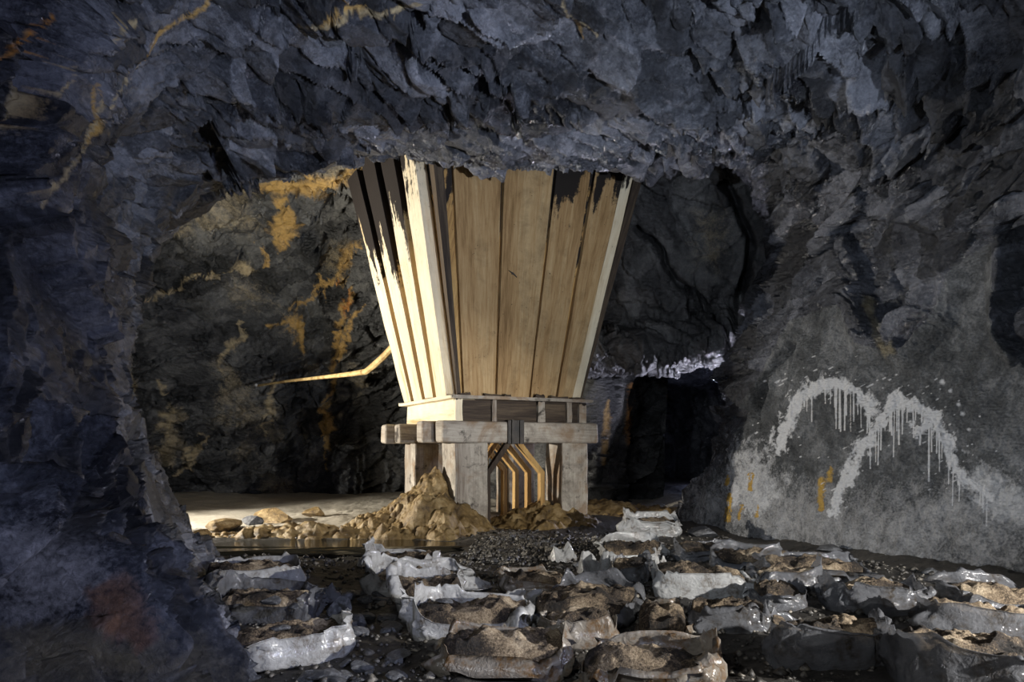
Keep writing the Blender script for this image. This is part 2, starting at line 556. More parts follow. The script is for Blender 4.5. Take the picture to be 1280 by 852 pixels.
M['gravel'] = simple_mat('gravel', [(0.38, (0.015, 0.014, 0.013)), (0.5, (0.06, 0.055, 0.048)), (0.66, (0.26, 0.235, 0.19))], 0.5, 9, 0.4, 0.01)
M['pale_stone'] = simple_mat('pale_stone', [(0.35, (0.16, 0.13, 0.08)), (0.6, (0.48, 0.42, 0.32))], 0.6, 4)

def water_mat():
    m, nt, b = nodes('puddle_water')
    b.inputs['Base Color'].default_value = (0.03, 0.028, 0.02, 1)
    b.inputs['Roughness'].default_value = 0.06
    b.inputs['IOR'].default_value = 1.33
    b.inputs['Transmission Weight'].default_value = 0.35
    tc = N(nt, 'ShaderNodeTexCoord').outputs['Object']
    bump(nt, b, noise(nt, tc, 3.0, 3, 0.5), 0.08, 0.02)
    return m
M['water'] = water_mat()

# ================================================================== SETTING: near chamber (left wall, ceiling, right wall)
E5 = [(at(226, 695, 10.0)), at(172, 612, 10.3), at(130, 510, 10.6), at(134, 400, 10.9), at(195, 292, 11.3),
      at(322, 224, 11.6), at(485, 182, 11.9), at(620, 198, 11.9), at(790, 196, 12.1), at(905, 218, 12.5),
      at(948, 300, 13.2), at(917, 440, 13.5), at(888, 560, 14.2), at(843, 648, 15.4)]
E5 = [tuple(v) for v in E5]
R = []
R.append([(-2.6, -4, 0), (-3.0, -4, 1), (-3.4, -4, 2.2), (-3.7, -4, 3.8), (-3.2, -4, 5.1), (-2.2, -4, 5.7), (-0.8, -4, 5.9), (0.6, -4, 6.0), (2.2, -4, 5.9), (4.6, -4, 5.5), (6.6, -4, 4.3), (7.4, -4, 2.5), (7.2, -4, 1), (7.0, -4, 0)])
R.append([(-2.0, 1, 0), (-2.5, 1, 1), (-3.0, 1, 2.2), (-3.4, 1, 3.8), (-3.1, 1, 5.2), (-2.1, 1, 5.9), (-0.8, 1, 6.1), (0.6, 1, 6.2), (2.3, 1, 6.1), (4.8, 1, 5.6), (6.7, 1, 4.2), (7.3, 1, 2.5), (7.0, 1, 1), (6.8, 1, 0)])
R.append([(-1.72, 4.5, 0), (-2.5, 4.6, 1), (-3.1, 4.7, 2.2), (-3.5, 4.9, 3.8), (-3.2, 5.0, 5.1), (-2.2, 5, 5.9), (-1.0, 5, 6.1), (0.5, 5, 6.2), (2.4, 5, 6.1), (5.0, 5, 5.5), (6.7, 5, 4.0), (7.1, 5, 2.5), (6.9, 5, 1), (6.6, 5, 0)])
R.append([(-2.95, 6.8, 0), (-3.6, 7.0, 1), (-4.1, 7.2, 2.2), (-4.5, 7.3, 3.7), (-4.2, 7.5, 5.0), (-2.9, 7.4, 5.8), (-1.3, 7.3, 6.05), (0.3, 7.3, 6.1), (2.6, 7.3, 6.0), (5.1, 7.3, 5.35), (6.35, 7.8, 4.0), (6.3, 8.1, 2.5), (5.95, 8.1, 1), (5.65, 8.0, 0)])
R.append([(-3.85, 8.7, 0), (-4.5, 8.9, .95), (-5.0, 9.1, 2.2), (-5.2, 9.3, 3.55), (-4.8, 9.5, 4.85), (-3.4, 9.7, 5.65), (-1.7, 9.8, 5.95), (0, 9.8, 5.95), (2.6, 9.8, 5.95), (4.7, 10.0, 5.5), (5.5, 10.3, 4.4), (5.3, 10.2, 2.5), (4.95, 10.1, 1), (4.7, 10.2, 0)])
R.append(E5)
off1 = [(-.5, .6, 0), (-.6, .7, 0), (-.7, .8, 0), (-.7, .8, .2), (-.6, .6, .5), (-.3, .5, .6), (0, .5, .7), (0, .5, .8), (0, .5, .8), (.4, .6, .6), (.9, .9, .2), (1.0, 1.2, 0), (1.0, 1.3, 0), (1.0, 1.3, 0)]
R.append([tuple(np.array(e) + np.array(d)) for e, d in zip(E5, off1)])
off2 = [(-3, 1.0, 0), (-3.2, 1.2, 0), (-3.4, 1.3, .2), (-3.2, 1.3, 1.0), (-2.4, 1.0, 2.4), (-1, .8, 2.6), (0, .8, 2.6), (0, .8, 2.6), (0, .8, 2.6), (2, 1.0, 2), (3, 1.2, 1), (3.2, 1.6, 0), (3.2, 1.8, 0), (3.2, 2, 0)]
R.append([tuple(np.array(e) + np.array(d)) for e, d in zip(E5, off2)])
# extend every row under the floor
R2 = []
for row in R:
    a, z = row[0], row[-1]
    R2.append([(a[0] + .25, a[1], -0.8)] + row + [(z[0] - .1, z[1], -0.8)])
C = np.array(R2, float)

def rock_disp(U, V, px, py, seed, amp=1.0, ang=0.5, smooth=None):
    one = 1 if smooth is None else smooth
    a1, e1 = facet(U, V, 1.7, seed, ang, 1.6, cont=True, warp=.3, tilt=1.5, curv=.5)
    a2, e2 = facet(U, V, 0.62, seed + 1, ang, 2.6, warp=.55, tilt=2.2, bias=.25)
    t2 = TF['tone']
    a3, e3 = facet(U, V, 0.24, seed + 2, ang + .25, 2.5, warp=.6, tilt=2.3, bias=.3)
    t3 = TF['tone']
    a4, e4 = facet(U, V, 0.115, seed + 3, ang, 2.2, warp=.5, tilt=2.0)
    q = p3(U, V, seed * 2.1)
    rough = np.clip(0.75 + 1.7 * fbm(q, 1.7, 3, seed + 5), 0.08, 1.9)
    rough2 = np.clip(0.7 + 1.7 * fbm(q, 1.1, 3, seed + 15), 0.05, 1.9)
    d = 0.26 * a1 + (0.10 * a2 + 0.046 * a3 * rough + 0.019 * a4 * rough2) * one + 0.05 * fbm(q, 0.8, 5, seed + 9)
    d -= 0.16 * np.clip(1 - e2 / 0.06, 0, 1) * (vnoise(q, 1.0, seed + 4) > 0.05) * one
    d -= 0.08 * np.clip(1 - e3 / 0.13, 0, 1) * (vnoise(q, .5, seed + 6) > 0.1) * one
    TF['shards'] = np.clip(.5 + ((t2 - .5) * .8 + (t3 - .5) * .7) * one, 0, 1)
    return d * amp

OCH = np.array([0.58, 0.36, 0.10])
OCHP = np.array([0.52, 0.42, 0.24])
ORG = np.array([0.62, 0.26, 0.04])
WHT = np.array([0.74, 0.76, 0.80])
RST = np.array([0.26, 0.13, 0.07])

class Stain:
    def __init__(s, shape):
        s.rgb = np.zeros(shape + (3,)) + OCH
        s.a = np.zeros(shape)
    def put(s, mask, col):
        t = np.clip(mask, 0, 1.5)
        k = (t > s.a)[..., None]
        s.rgb = np.where(k, col, s.rgb)
        s.a = np.maximum(s.a, t)
    def line(s, px, py, pts, width, col, strength=1.0, taper=True, warp=None):
        x, y = (px, py) if warp is None else (px + warp[0], py + warp[1])
        d, t = polydist(x, y, pts)
        wd = width * (0.45 + 0.55 * np.sin(np.pi * np.clip(t, 0.03, 0.97))) if taper else width
        s.put(np.clip(1.15 - d / wd, 0, 1) * strength, col)
    def area(s, px, py, pts, soft, col, strength=1.0, warp=None):
        x, y = (px, py) if warp is None else (px + warp[0], py + warp[1])
        s.put(polymask(x, y, pts, soft) * strength, col)
    def rgba(s):
        return np.concatenate([s.rgb, s.a[..., None]], -1)

NR, NC = 540, 980
P = loft(C, NR, NC, lambda f: np.where(f[..., 1].mean(1) < 3.2, 0.15, 1.0))
U, V = arc(P)
Nn = normals(P)
# the normals must look into the chamber
mid = Nn[NR // 3, NC // 2]
if mid[2] > 0:
    Nn = -Nn
px, py = proj(P)
colU = np.linspace(0, 1, NC)[None, :] + np.zeros((NR, 1))
# sprayed, smoother face of the right buttress
SPRAY = [(820, 760), (850, 640), (905, 560), (950, 470), (985, 400), (1050, 380), (1075, 430), (1130, 445), (1170, 400), (1200, 330), (1245, 300), (1250, 420), (1300, 480), (1330, 900), (900, 800)]
right = colU > 0.60
sm = polymask(px, py, SPRAY, 40) * right
NICHE = [(1062, 280), (1110, 268), (1180, 300), (1172, 380), (1135, 432), (1098, 425), (1080, 360)]
d = rock_disp(U, V, px, py, 3, 1.0, 0.55, smooth=1 - 0.88 * sm)
TONE = TF['shards']
d = d * (1 - sm) - 0.06 * sm
d -= 0.30 * polymask(px, py, NICHE, 14) * right
d -= 0.5 * polymask(px, py, [(1262, 280), (1400, 250), (1400, 520), (1300, 480), (1254, 420)], 12) * right
for pts, wd, dp in [([(905, 228), (925, 262), (942, 300), (938, 335)], 5, .35), ([(938, 520), (962, 462), (985, 430)], 6, .3), ([(590, 68), (628, 88), (648, 112), (640, 150)], 3.5, .25),
                    ([(585, 72), (610, 84)], 4, .2), ([(1062, 285), (1085, 360), (1100, 420)], 4, .2), ([(0, 590), (60, 640), (130, 655)], 3, .15), ([(860, 60), (900, 110), (960, 150)], 4, .25)]:
    dd, t = polydist(px + 5 * vnoise(P, .25, 4), py + 5 * vnoise(P, .25, 6), pts)
    d -= dp * np.clip(1 - dd / wd, 0, 1) * (P[..., 1] > 3)
fade = np.clip((V[-1, 0] - V) / 0.8, 0, 1)
P = P + Nn * (d * (0.5 + 0.5 * fade))[..., None]
px, py = proj(P)
wob = (9 * fbm(P, .5, 5, 31, .65), 9 * fbm(P, .5, 5, 37, .65))
S = Stain((NR, NC))
vis = (P[..., 1] > 2.5)
S.a[:] = 0
leftw = colU < 0.52
for pts, wd, c_ in [([(272, 0), (258, 22), (200, 44), (182, 75)], 7, OCH), ([(182, 75), (160, 110), (128, 150), (112, 185), (62, 240), (42, 310)], 5, OCHP),
                    ([(125, 110), (130, 150), (116, 185)], 9, OCH), ([(72, 0), (68, 25), (40, 48), (0, 82)], 9, ORG), ([(50, 85), (25, 120), (0, 155)], 16, OCHP),
                    ([(105, 60), (92, 98), (60, 130)], 4, OCHP), ([(520, 5), (440, 18), (400, 32), (370, 45)], 7, OCHP), ([(455, 5), (420, 12), (385, 40)], 5, OCH),
                    ([(698, 0), (722, 30), (748, 52)], 3.5, OCHP), ([(722, 28), (724, 45)], 4, OCH), ([(170, 20), (150, 50)], 6, OCHP), ([(0, 175), (40, 130)], 6, OCHP)]:
    m_ = Stain((NR, NC))
    m_.line(px, py, pts, wd, c_, 1.0, True, wob)
    S.put(m_.a * vis * (colU < 0.75), c_)
S.put(polymask(px + wob[0], py + wob[1], [(100, 735), (160, 725), (200, 790), (190, 830), (120, 800)], 60) * .9 * leftw * vis, RST)  # rust patch, made stronger to carry the brownish light there
S.put(polymask(px + wob[0], py + wob[1], [(0, 670), (70, 650), (130, 690), (150, 740), (80, 780), (0, 780)], 90) * .7 * leftw * vis, np.array([.36, .36, .38]))
S.put(polymask(px + wob[0], py + wob[1], [(0, 790), (120, 770), (250, 800), (300, 860), (0, 870)], 90) * .85 * leftw * vis, np.array([.17, .145, .085]))  # olive patch along the base, brownish-green light mixed into its colour
def paint_buttress(P, S, px, py, rv):
    wob = (9 * fbm(P, .5, 3, 31), 9 * fbm(P, .5, 3, 37))
    # whitewash splashed on the buttress
    wv = (7 * fbm(P, .14, 4, 41, .7), 7 * fbm(P, .14, 4, 43, .7))
    ARC1 = [(928, 590), (972, 560), (980, 535), (992, 505), (1015, 485), (1045, 478), (1070, 490), (1088, 512)]
    ARC2 = [(1045, 635), (1062, 585), (1085, 550), (1108, 515), (1124, 498), (1150, 510), (1172, 520)]
    ARC3 = [(1145, 535), (1168, 526), (1182, 545), (1192, 570), (1205, 600), (1240, 620)]
    for pts, wd, st in [(ARC1[1:], 10, 1.0), (ARC2, 8, 1.0), (ARC3, 8, 1.0)]:
        d_, t_ = polydist(px + wv[0], py + wv[1], pts)
        S.put(np.clip(1.35 - d_ / wd, 0, 1) * 1.35 * st * rv, WHT)
    splat = [[(905, 575), (925, 548), (960, 560), (985, 600), (975, 640), (930, 660), (900, 620)], [(1200, 580), (1235, 575), (1290, 605), (1290, 680), (1230, 650), (1195, 615)]]
    for pg in splat:
        S.put(polymask(px + 2 * wv[0], py + 2 * wv[1], pg, 34) * .72 * rv, WHT)
    S.put(polymask(px, py, [(850, 600), (930, 590), (1060, 610), (1290, 590), (1290, 720), (1100, 720), (850, 660)], 70) * .58 * rv, np.array([.52, .53, .55]))
    rs = random.Random(5)
    for k in range(64):         # drips under the three arcs
        arc_ = [ARC1[3:], ARC2[2:], ARC3][k % 3]
        t = rs.random() * (len(arc_) - 1)
        i = min(int(t), len(arc_) - 2)
        x0 = arc_[i][0] + (t - i) * (arc_[i + 1][0] - arc_[i][0])
        y0 = arc_[i][1] + (t - i) * (arc_[i + 1][1] - arc_[i][1])
        L = rs.choice([18, 25, 35, 50, 70]) * rs.uniform(.7, 1.1)
        wd = rs.uniform(.6, 1.3)
        dx = np.abs(px - x0 - rs.uniform(-.03, .03) * (py - y0))
        S.put(np.clip(1.35 - dx / wd, 0, 1) * ((py > y0) & (py < y0 + L)) * rv * 1.3, WHT)
    for k in range(150):        # splashes
        a = rs.choice([ARC1, ARC2, ARC3])
        q_ = rs.choice(a)
        x0, y0 = q_[0] + rs.gauss(-6, 22), q_[1] + rs.gauss(-10, 15)
        l = rs.uniform(1, 8) * rs.random()
        dd, _ = polydist(px, py, [(x0, y0), (x0 + l, y0 - l * .5)])
        S.put(np.clip(1.3 - dd / rs.uniform(.7, 1.5), 0, 1) * rv * .9, WHT)
    for x0, y0, r_ in [(1178, 477, 4), (1188, 488, 3), (1198, 505, 3.5), (1203, 517, 4), (1211, 537, 3)]:
        S.put(np.clip(1.3 - np.hypot(px - x0, py - y0) / r_, 0, 1) * rv, WHT)
    YEL = np.array([.60, .37, .05])
    for x0, y0, y1, wd in [(939, 592, 612, 4), (912, 618, 650, 4), (925, 632, 648, 3.5), (947, 632, 645, 3), (910, 595, 605, 3), (1028, 600, 636, 5), (1038, 585, 600, 4), (1030, 640, 690, 8)]:
        dd, _ = polydist(px + .4 * wv[0], py, [(x0, y0), (x0 - 2, y1)])
        S.put(np.clip(1.35 - dd / wd, 0, 1) * rv * (.85 if wd < 6 else .42), YEL)
    S.put(np.clip(1.2 - polydist(px + wob[0], py + wob[1], [(1062, 262), (1070, 310), (1078, 360), (1092, 410), (1110, 440)])[0] / 10, 0, 1) * .6 * rv, np.array([.34, .29, .17]))

rgba = S.rgba()

def patch(name, P, c0, c1, mat, rgba):
    sub = P[:, c0:c1 + 1]
    me = mesh_np(name, sub, grid_faces(P.shape[0], c1 - c0 + 1))
    add_attr(me, 'stain', rgba[:, c0:c1 + 1])
    add_tone(me, TONE[:, c0:c1 + 1])
    o = link(name, me, mat)
    o['kind'] = 'structure'
    return o
# where the surface turns from wall to ceiling
cz = P[int(NR * .45), :, 2]
zn = np.abs(Nn[int(NR * .45), :, 2])
cl = int(np.argmax((zn > 0.55) & (np.arange(NC) > NC * .18)))
cr = int(NC - 1 - np.argmax(((zn > 0.55) & (np.arange(NC) < NC * .85))[::-1]))
wl = patch('wall_left', P, 0, cl, M['slate'], rgba)
ce = patch('ceiling', P, cl, cr, M['slate'], rgba)
# right wall: the buttress face is upsampled so that the whitewash drips come out sharp
def up(A, k):
    n0, n1 = A.shape[:2]
    a0, a1 = np.arange((n0 - 1) * k + 1) / k, np.arange((n1 - 1) * k + 1) / k
    i0_, i1_ = np.minimum(a0.astype(int), n0 - 2), np.minimum(a1.astype(int), n1 - 2)
    f0, f1 = (a0 - i0_), (a1 - i1_)
    ex_ = (slice(None),) * 2 + (None,) * (A.ndim - 2)
    f0, f1 = f0[:, None][ex_], f1[None, :][ex_]
    T = A[i0_] * (1 - f0) + A[i0_ + 1] * f0
    return T[:, i1_] * (1 - f1) + T[:, i1_ + 1] * f1
pxc, pyc = proj(P)
blk = (sm > .02) & (pxc < 1330) & (pyc < 780) & (pyc > 370) & right & (P[..., 1] > 5)
rws, cls = np.where(blk.any(1))[0], np.where(blk.any(0))[0]
r0, r1, c0, c1 = rws[0], rws[-1], max(cls[0], cr + 1), cls[-1]
K = 3
Pf = up(P[r0:r1 + 1, c0:c1 + 1], K)
Nf = up(Nn[r0:r1 + 1, c0:c1 + 1], K)
smf = up(sm[r0:r1 + 1, c0:c1 + 1], K)
ri_ = np.arange(Pf.shape[0])[:, None]
ci_ = np.arange(Pf.shape[1])[None, :]
inner = np.clip(np.minimum(np.minimum(ri_, Pf.shape[0] - 1 - ri_), np.minimum(ci_, Pf.shape[1] - 1 - ci_)) / 30.0, 0, 1)
Pf = Pf + Nf * ((.05 * fbm(Pf, .55, 3, 75) + .020 * fbm(Pf, .12, 4, 77) + .008 * fbm(Pf, .035, 2, 78)) * inner)[..., None]
Sf = Stain(Pf.shape[:2])
Sf.rgb, Sf.a = up(S.rgb[r0:r1 + 1, c0:c1 + 1], K), up(S.a[r0:r1 + 1, c0:c1 + 1], K)
fx_, fy_ = proj(Pf)
paint_buttress(Pf, Sf, fx_, fy_, np.ones(Pf.shape[:2], bool))
coarse = P[:, cr:]
fcs = grid_faces(NR, NC - cr)
rr_i, cc_i = np.meshgrid(np.arange(NR - 1), np.arange(NC - cr - 1), indexing='ij')
hole = ((rr_i >= r0) & (rr_i < r1) & (cc_i >= c0 - cr) & (cc_i < c1 - cr)).ravel()
fcs = fcs[~hole]
nco = coarse.shape[0] * coarse.shape[1]
fff = grid_faces(*Pf.shape[:2]) + nco
me = mesh_np('wall_right', np.concatenate([coarse.reshape(-1, 3), Pf.reshape(-1, 3)]), np.concatenate([fcs, fff]))
add_attr(me, 'stain', np.concatenate([rgba[:, cr:].reshape(-1, 4), Sf.rgba().reshape(-1, 4)]))
add_tone(me, np.concatenate([TONE[:, cr:].ravel(), up(TONE[r0:r1 + 1, c0:c1 + 1], K).ravel()]))
wr = link('wall_right', me, M['slate'])
wr['kind'] = 'structure'
me.materials.append(M['render_rock'])
cm = ((sm[:-1, cr:-1] > .5).ravel())[~hole]
fm = (smf[:-1, :-1] > .5).ravel()
me.polygons.foreach_set('material_index', np.concatenate([cm, fm]).astype(np.int32))
tag(wl, 'dark blue-grey fractured rock wall with ochre veins on the left', None)
tag(ce, 'dark fractured slate roof of the near chamber', None)
tag(wr, 'grey rock buttress with splashed whitewash arcs on the right', None)

# ================================================================== SETTING: back chamber
def rows(xs, table):
    return [[(x * kx, y, z) for x in xs] for (kx, y, z) in table]

B = []
prof = [(12.1, 7.6), (14.0, 7.9), (16.5, 7.7), (18.8, 6.9), (20.4, 5.4), (21.3, 3.4), (21.9, 1.5), (22.3, 0.0), (22.4, -0.8)]
cols = [(-15.5, -8.5), (-14.2, -3.8), (-11.5, -1.0), (-8.0, 0.0), (-5.0, 0.0), (-2.0, 0.0), (1.0, -0.4), (4.5, -0.8)]
for (y, z) in prof:
    B.append([(x + (0.9 * max(0, z - 5) if x < -11 else 0), 12.1 + (y - 12.1) * (1 + dy / 11.0) if dy > -8 else 11.0 + (y - 12.1) * .12, z) for x, dy in cols])
Pb = loft(B, 380, 620)
Ub, Vb = arc(Pb)
Nb = normals(Pb)
cen = np.array([-5.0, 15.0, 3.0])
sgn = np.sign(((cen - Pb) * Nb).sum(-1, keepdims=True).mean())
Nb = Nb * sgn
bx, by = proj(Pb)
db = rock_disp(Ub, Vb, bx, by, 23, 1.35, -0.5)
TONE_Sb = TF['shards']
Pb = Pb + Nb * db[..., None]
bx, by = proj(Pb)
wobb = (11 * fbm(Pb, .8, 5, 51, .65), 11 * fbm(Pb, .8, 5, 57, .65))
Sb = Stain(bx.shape)
AR = [([(325, 225), (352, 215), (372, 222), (420, 212), (470, 190), (470, 205), (430, 220), (395, 252), (365, 250), (338, 245)], 14, OCH, 1.0),
      ([(345, 250), (360, 250), (368, 280), (350, 312), (340, 290)], 10, OCH, .95), ([(305, 240), (335, 225), (330, 248)], 8, OCH, .8),
      ([(290, 325), (305, 322), (318, 345), (290, 342)], 8, OCHP, .9), ([(352, 395), (375, 385), (378, 405), (370, 440), (358, 415)], 8, OCH, .95),
      ([(195, 540), (210, 500), (225, 520), (235, 560), (215, 590), (190, 580)], 16, OCHP, .62), ([(410, 520), (420, 500), (424, 540), (416, 570), (410, 560)], 7, OCH, .9),
      ([(425, 315), (450, 305), (452, 330), (430, 350)], 12, OCH, .7)]
for pg, sf, c_, st in AR:
    Sb.area(bx, by, pg, sf, c_, st, wobb)
for pts, wd, c_ in [([(290, 335), (260, 350), (225, 355), (185, 375)], 6, OCHP), ([(322, 300), (328, 320), (325, 340)], 4, OCH), ([(460, 310), (425, 345), (395, 360), (375, 390)], 5, OCH),
                    ([(440, 345), (425, 380), (420, 440), (408, 520), (415, 590)], 6, OCH), ([(452, 380), (430, 420), (418, 460)], 5, OCH), ([(430, 345), (428, 400)], 5, ORG),
                    ([(205, 480), (208, 520), (200, 580)], 9, OCHP), ([(300, 400), (290, 440), (280, 460)], 7, OCHP), ([(255, 540), (235, 575), (225, 600)], 8, OCHP),
                    ([(405, 340), (398, 380)], 4, OCH), ([(350, 395), (338, 402)], 6, OCH), ([(335, 545), (345, 500), (352, 470)], 7, OCHP), ([(150, 440), (165, 500)], 12, OCHP)]:
    Sb.line(bx, by, pts, wd, c_, .9, True, wobb)
Sb.put(np.clip(fbm(Pb, 2.5, 4, 61) * .9 - .15, 0, .45), OCHP)
me = mesh_np('wall_back', Pb, grid_faces(380, 620))
add_attr(me, 'stain', Sb.rgba())
add_tone(me, TONE_Sb)
o = link('wall_back', me, M['slate_back'])
tag(o, 'dark back chamber wall streaked with ochre behind the hopper', None, None, 'structure')

# hanging rock mass and tunnel roof to the right behind the hopper
D = []
for (y, z, bul) in [(12.2, 7.6, 0), (14.0, 6.9, 0), (14.9, 5.9, .1), (15.4, 4.9, 0), (15.7, 4.45, 0), (15.2, 4.05, .2), (15.1, 3.62, .2), (15.9, 3.35, 0), (18.0, 3.5, 0), (22, 3.7, 0), (29, 3.6, 0)]:
    D.append([(x, y + dy, z + dz) for x, dy, dz in [(-1.0, 1.6, .1), (0.6, 1.0, 0), (1.8, .5, -.1), (3.2, 0, -.05), (4.4, -.2, .1), (5.6, -.6, .3), (7.5, -1.2, .2)]])
Pd = loft(D, 420, 300)
Ud, Vd = arc(Pd)
Nd = normals(Pd)
if Nd[20, 150][2] > 0:
    Nd = -Nd
dx_, dy_ = proj(Pd)
dsp = rock_disp(Ud, Vd, dx_, dy_, 43, 0.85, 0.9)
TONE_Sd = TF['shards']
led = polymask(dx_, dy_, [(735, 352), (860, 355), (925, 380), (925, 455), (735, 470)], 30)
a5, e5 = facet(Ud, Vd, .22, 71, 0.1, 2.4)
dsp = dsp * (0.45 + 0.55 * led) + 0.06 * a5 * led
for pts, wd, dp in [([(796, 285), (815, 300), (830, 325), (850, 355), (885, 385), (915, 415)], 5.5, .55), ([(905, 228), (925, 262), (940, 300), (932, 340), (920, 380), (915, 440)], 7, .6), ([(800, 225), (820, 245), (905, 262)], 3, .3)]:
    dd, t = polydist(dx_ + 5 * vnoise(Pd, .3, 4), dy_ + 5 * vnoise(Pd, .3, 6), pts)
    dsp -= dp * np.clip(1 - dd / wd, 0, 1)
Pd = Pd + Nd * dsp[..., None]
Sd = Stain(dx_.shape)
dx_, dy_ = proj(Pd)
Sd.area(dx_, dy_, [(860, 260), (905, 250), (920, 300), (895, 350), (865, 340)], 50, OCHP * .8, .45)
me = mesh_np('wall_back_overhang', Pd, grid_faces(420, 300))
add_attr(me, 'stain', Sd.rgba())
add_tone(me, TONE_Sd)
m_led = rock_mat('slate_wet', (0.02, 0.02, 0.022), (0.06, 0.06, 0.062), (0.15, 0.15, 0.15), (0.22, 0.5), 0.9, 0.7, 0.6)
o = link('wall_back_overhang', me, m_led)
tag(o, 'overhanging wet slate with cracks above the dark tunnel', None, None, 'structure')

# tunnel side walls and end
D = []
plan = [(-1.6, 22.4), (0.2, 19.4), (1.7, 18.0), (2.6, 18.6), (3.1, 21.0), (3.8, 25.0), (5.0, 29.0), (7.5, 29.5), (8.5, 25), (8.0, 19), (7.0, 15.5)]
for z, k in [(-.6, 0), (0, 0), (1.2, .1), (2.4, -.1), (3.5, -.3), (4.6, -.6)]:
    D.append([(x + (-k if i < 6 else k), y, z) for i, (x, y) in enumerate(plan)])
Pt = loft(D, 110, 420)
Ut, Vt = arc(Pt)
Nt = normals(Pt)
sg = np.sign(((np.array([5.0, 20.0, 1.5]) - Pt) * Nt).sum(-1)[:, 150:].mean())
Nt = Nt * sg
tx, ty = proj(Pt)
Pt = Pt + Nt * rock_disp(Ut, Vt, tx, ty, 83, 1.0, 1.4)[..., None]
TONE_St = TF['shards']
tx, ty = proj(Pt)
St = Stain(tx.shape)
for pts, wd, c_ in [([(790, 480), (785, 540), (795, 590)], 6, ORG), ([(808, 480), (812, 560)], 6, RST), ([(760, 500), (755, 580)], 7, OCH * .8), ([(830, 470), (832, 500)], 4, ORG)]:
    St.line(tx, ty, pts, wd, c_, .9)
me = mesh_np('wall_tunnel', Pt, grid_faces(110, 420))
add_attr(me, 'stain', St.rgba())
add_tone(me, TONE_St)
o = link('wall_tunnel', me, M['slate_back'])
tag(o, 'rust-streaked rock walls of the dark tunnel', None, None, 'structure')

# ================================================================== FLOOR
def floor_h(x, y):
    q = p3(x, y, 0.0)
    h = 0.05 * fbm(q, 1.6, 4, 91) + 0.018 * fbm(q, .22, 3, 95)
    # puddle basin in front of the ridge on the left
    b = np.exp(-(((x + 2.9) / 2.3) ** 2 + ((y - 11.0) / .95) ** 2) ** 2)
    h = h * (1 - b) - 0.07 * b
    # silt bank behind the ridge
    s = np.clip((y - 12.3) / 1.5, 0, 1) * np.clip((0.5 - x) / 2, 0, 1)
    h = h + 0.10 * s
    # rubble rises towards the walls
    h = h + 0.25 * np.clip((x - 4.1 - 0.45 * np.clip(11 - y, 0, 9) * .8) / 1.2, 0, 1)
    return h
gx = np.concatenate([np.linspace(-16, -5.2, 60), np.linspace(-5, 6.4, 400), np.linspace(6.5, 9, 12)])
gy = np.concatenate([np.linspace(-4, 4, 20), np.linspace(4.1, 13, 380), np.linspace(13.1, 30, 130)])
GX, GY = np.meshgrid(gx, gy)
GZ = floor_h(GX, GY)
a6, e6 = facet(GX, GY, .10, 101, .4, 1.3)
GZ = GZ + 0.012 * a6 * np.clip(1 - np.exp(-(((GX + 2.9) / 2.6) ** 2 + ((GY - 11.0) / 1.2) ** 2) ** 2), 0, 1)
G = np.stack([GX, GY, GZ], -1)
Sg = Stain(GX.shape)
Sg.put(np.clip((GY - 12.6 + .6 * fbm(G, 1.0, 3, 88)) / 1.0, 0, 1) * np.clip((0.6 - GX + .8 * (GY - 14) * 0) / 1.5, 0, 1), OCHP)
Sg.put(np.clip((GY - 16.5) / 1.5, 0, 1) * np.clip((2.5 - np.abs(GX - 3.0)) / 1, 0, 1) * .8, OCHP)
Sg.put(np.clip(1.2 - np.hypot((GX + .6) / 2.2, (GY - 12.4) / 1.0), 0, 1) * .55, OCHP)
me = mesh_np('floor', G, grid_faces(len(gy), len(gx)), smooth=False)
add_attr(me, 'stain', Sg.rgba())
fl = link('floor', me, M['ground'])
tag(fl, 'dark muddy mine floor with pale silt towards the back', None, None, 'structure')

def fz(x, y):
    return float(floor_h(np.array([x]), np.array([y]))[0])

# puddle
ang = np.linspace(0, 2 * np.pi, 80, endpoint=False)
rr = 1 + .12 * np.sin(3 * ang + 1) + .08 * np.sin(7 * ang)
pv = np.stack([-2.85 + 2.5 * rr * np.cos(ang), 11.0 + 1.08 * rr * np.sin(ang), np.full(80, -0.012)], -1)
pv2 = pv.copy()
pv2[:, 2] = -0.25
V_ = np.concatenate([pv, pv2, [[-2.85, 11.0, -0.012]], [[-2.85, 11.0, -0.25]]])
tr_ = [(i, (i + 1) % 80, 160) for i in range(80)] + [(80 + (i + 1) % 80, 80 + i, 161) for i in range(80)]
qd = [(i, 80 + i, 80 + (i + 1) % 80, (i + 1) % 80) for i in range(80)]
o = link('water_puddle', mesh_np('water_puddle', V_, qd, tr_, False), M['water'])
tag(o, 'shallow murky puddle in front of the ochre heap', 'puddle')

# ================================================================== HOPPER
YAW = math.radians(27)
HOP = empty('timber_hopper', (-1.03, 13.0, 0.0), YAW)      # local x runs along the front face, local y goes back
tag(HOP, 'tall cream and tan timber ore hopper on stained square posts', 'hopper')
L = 2.85
UVN = 'UVMap'

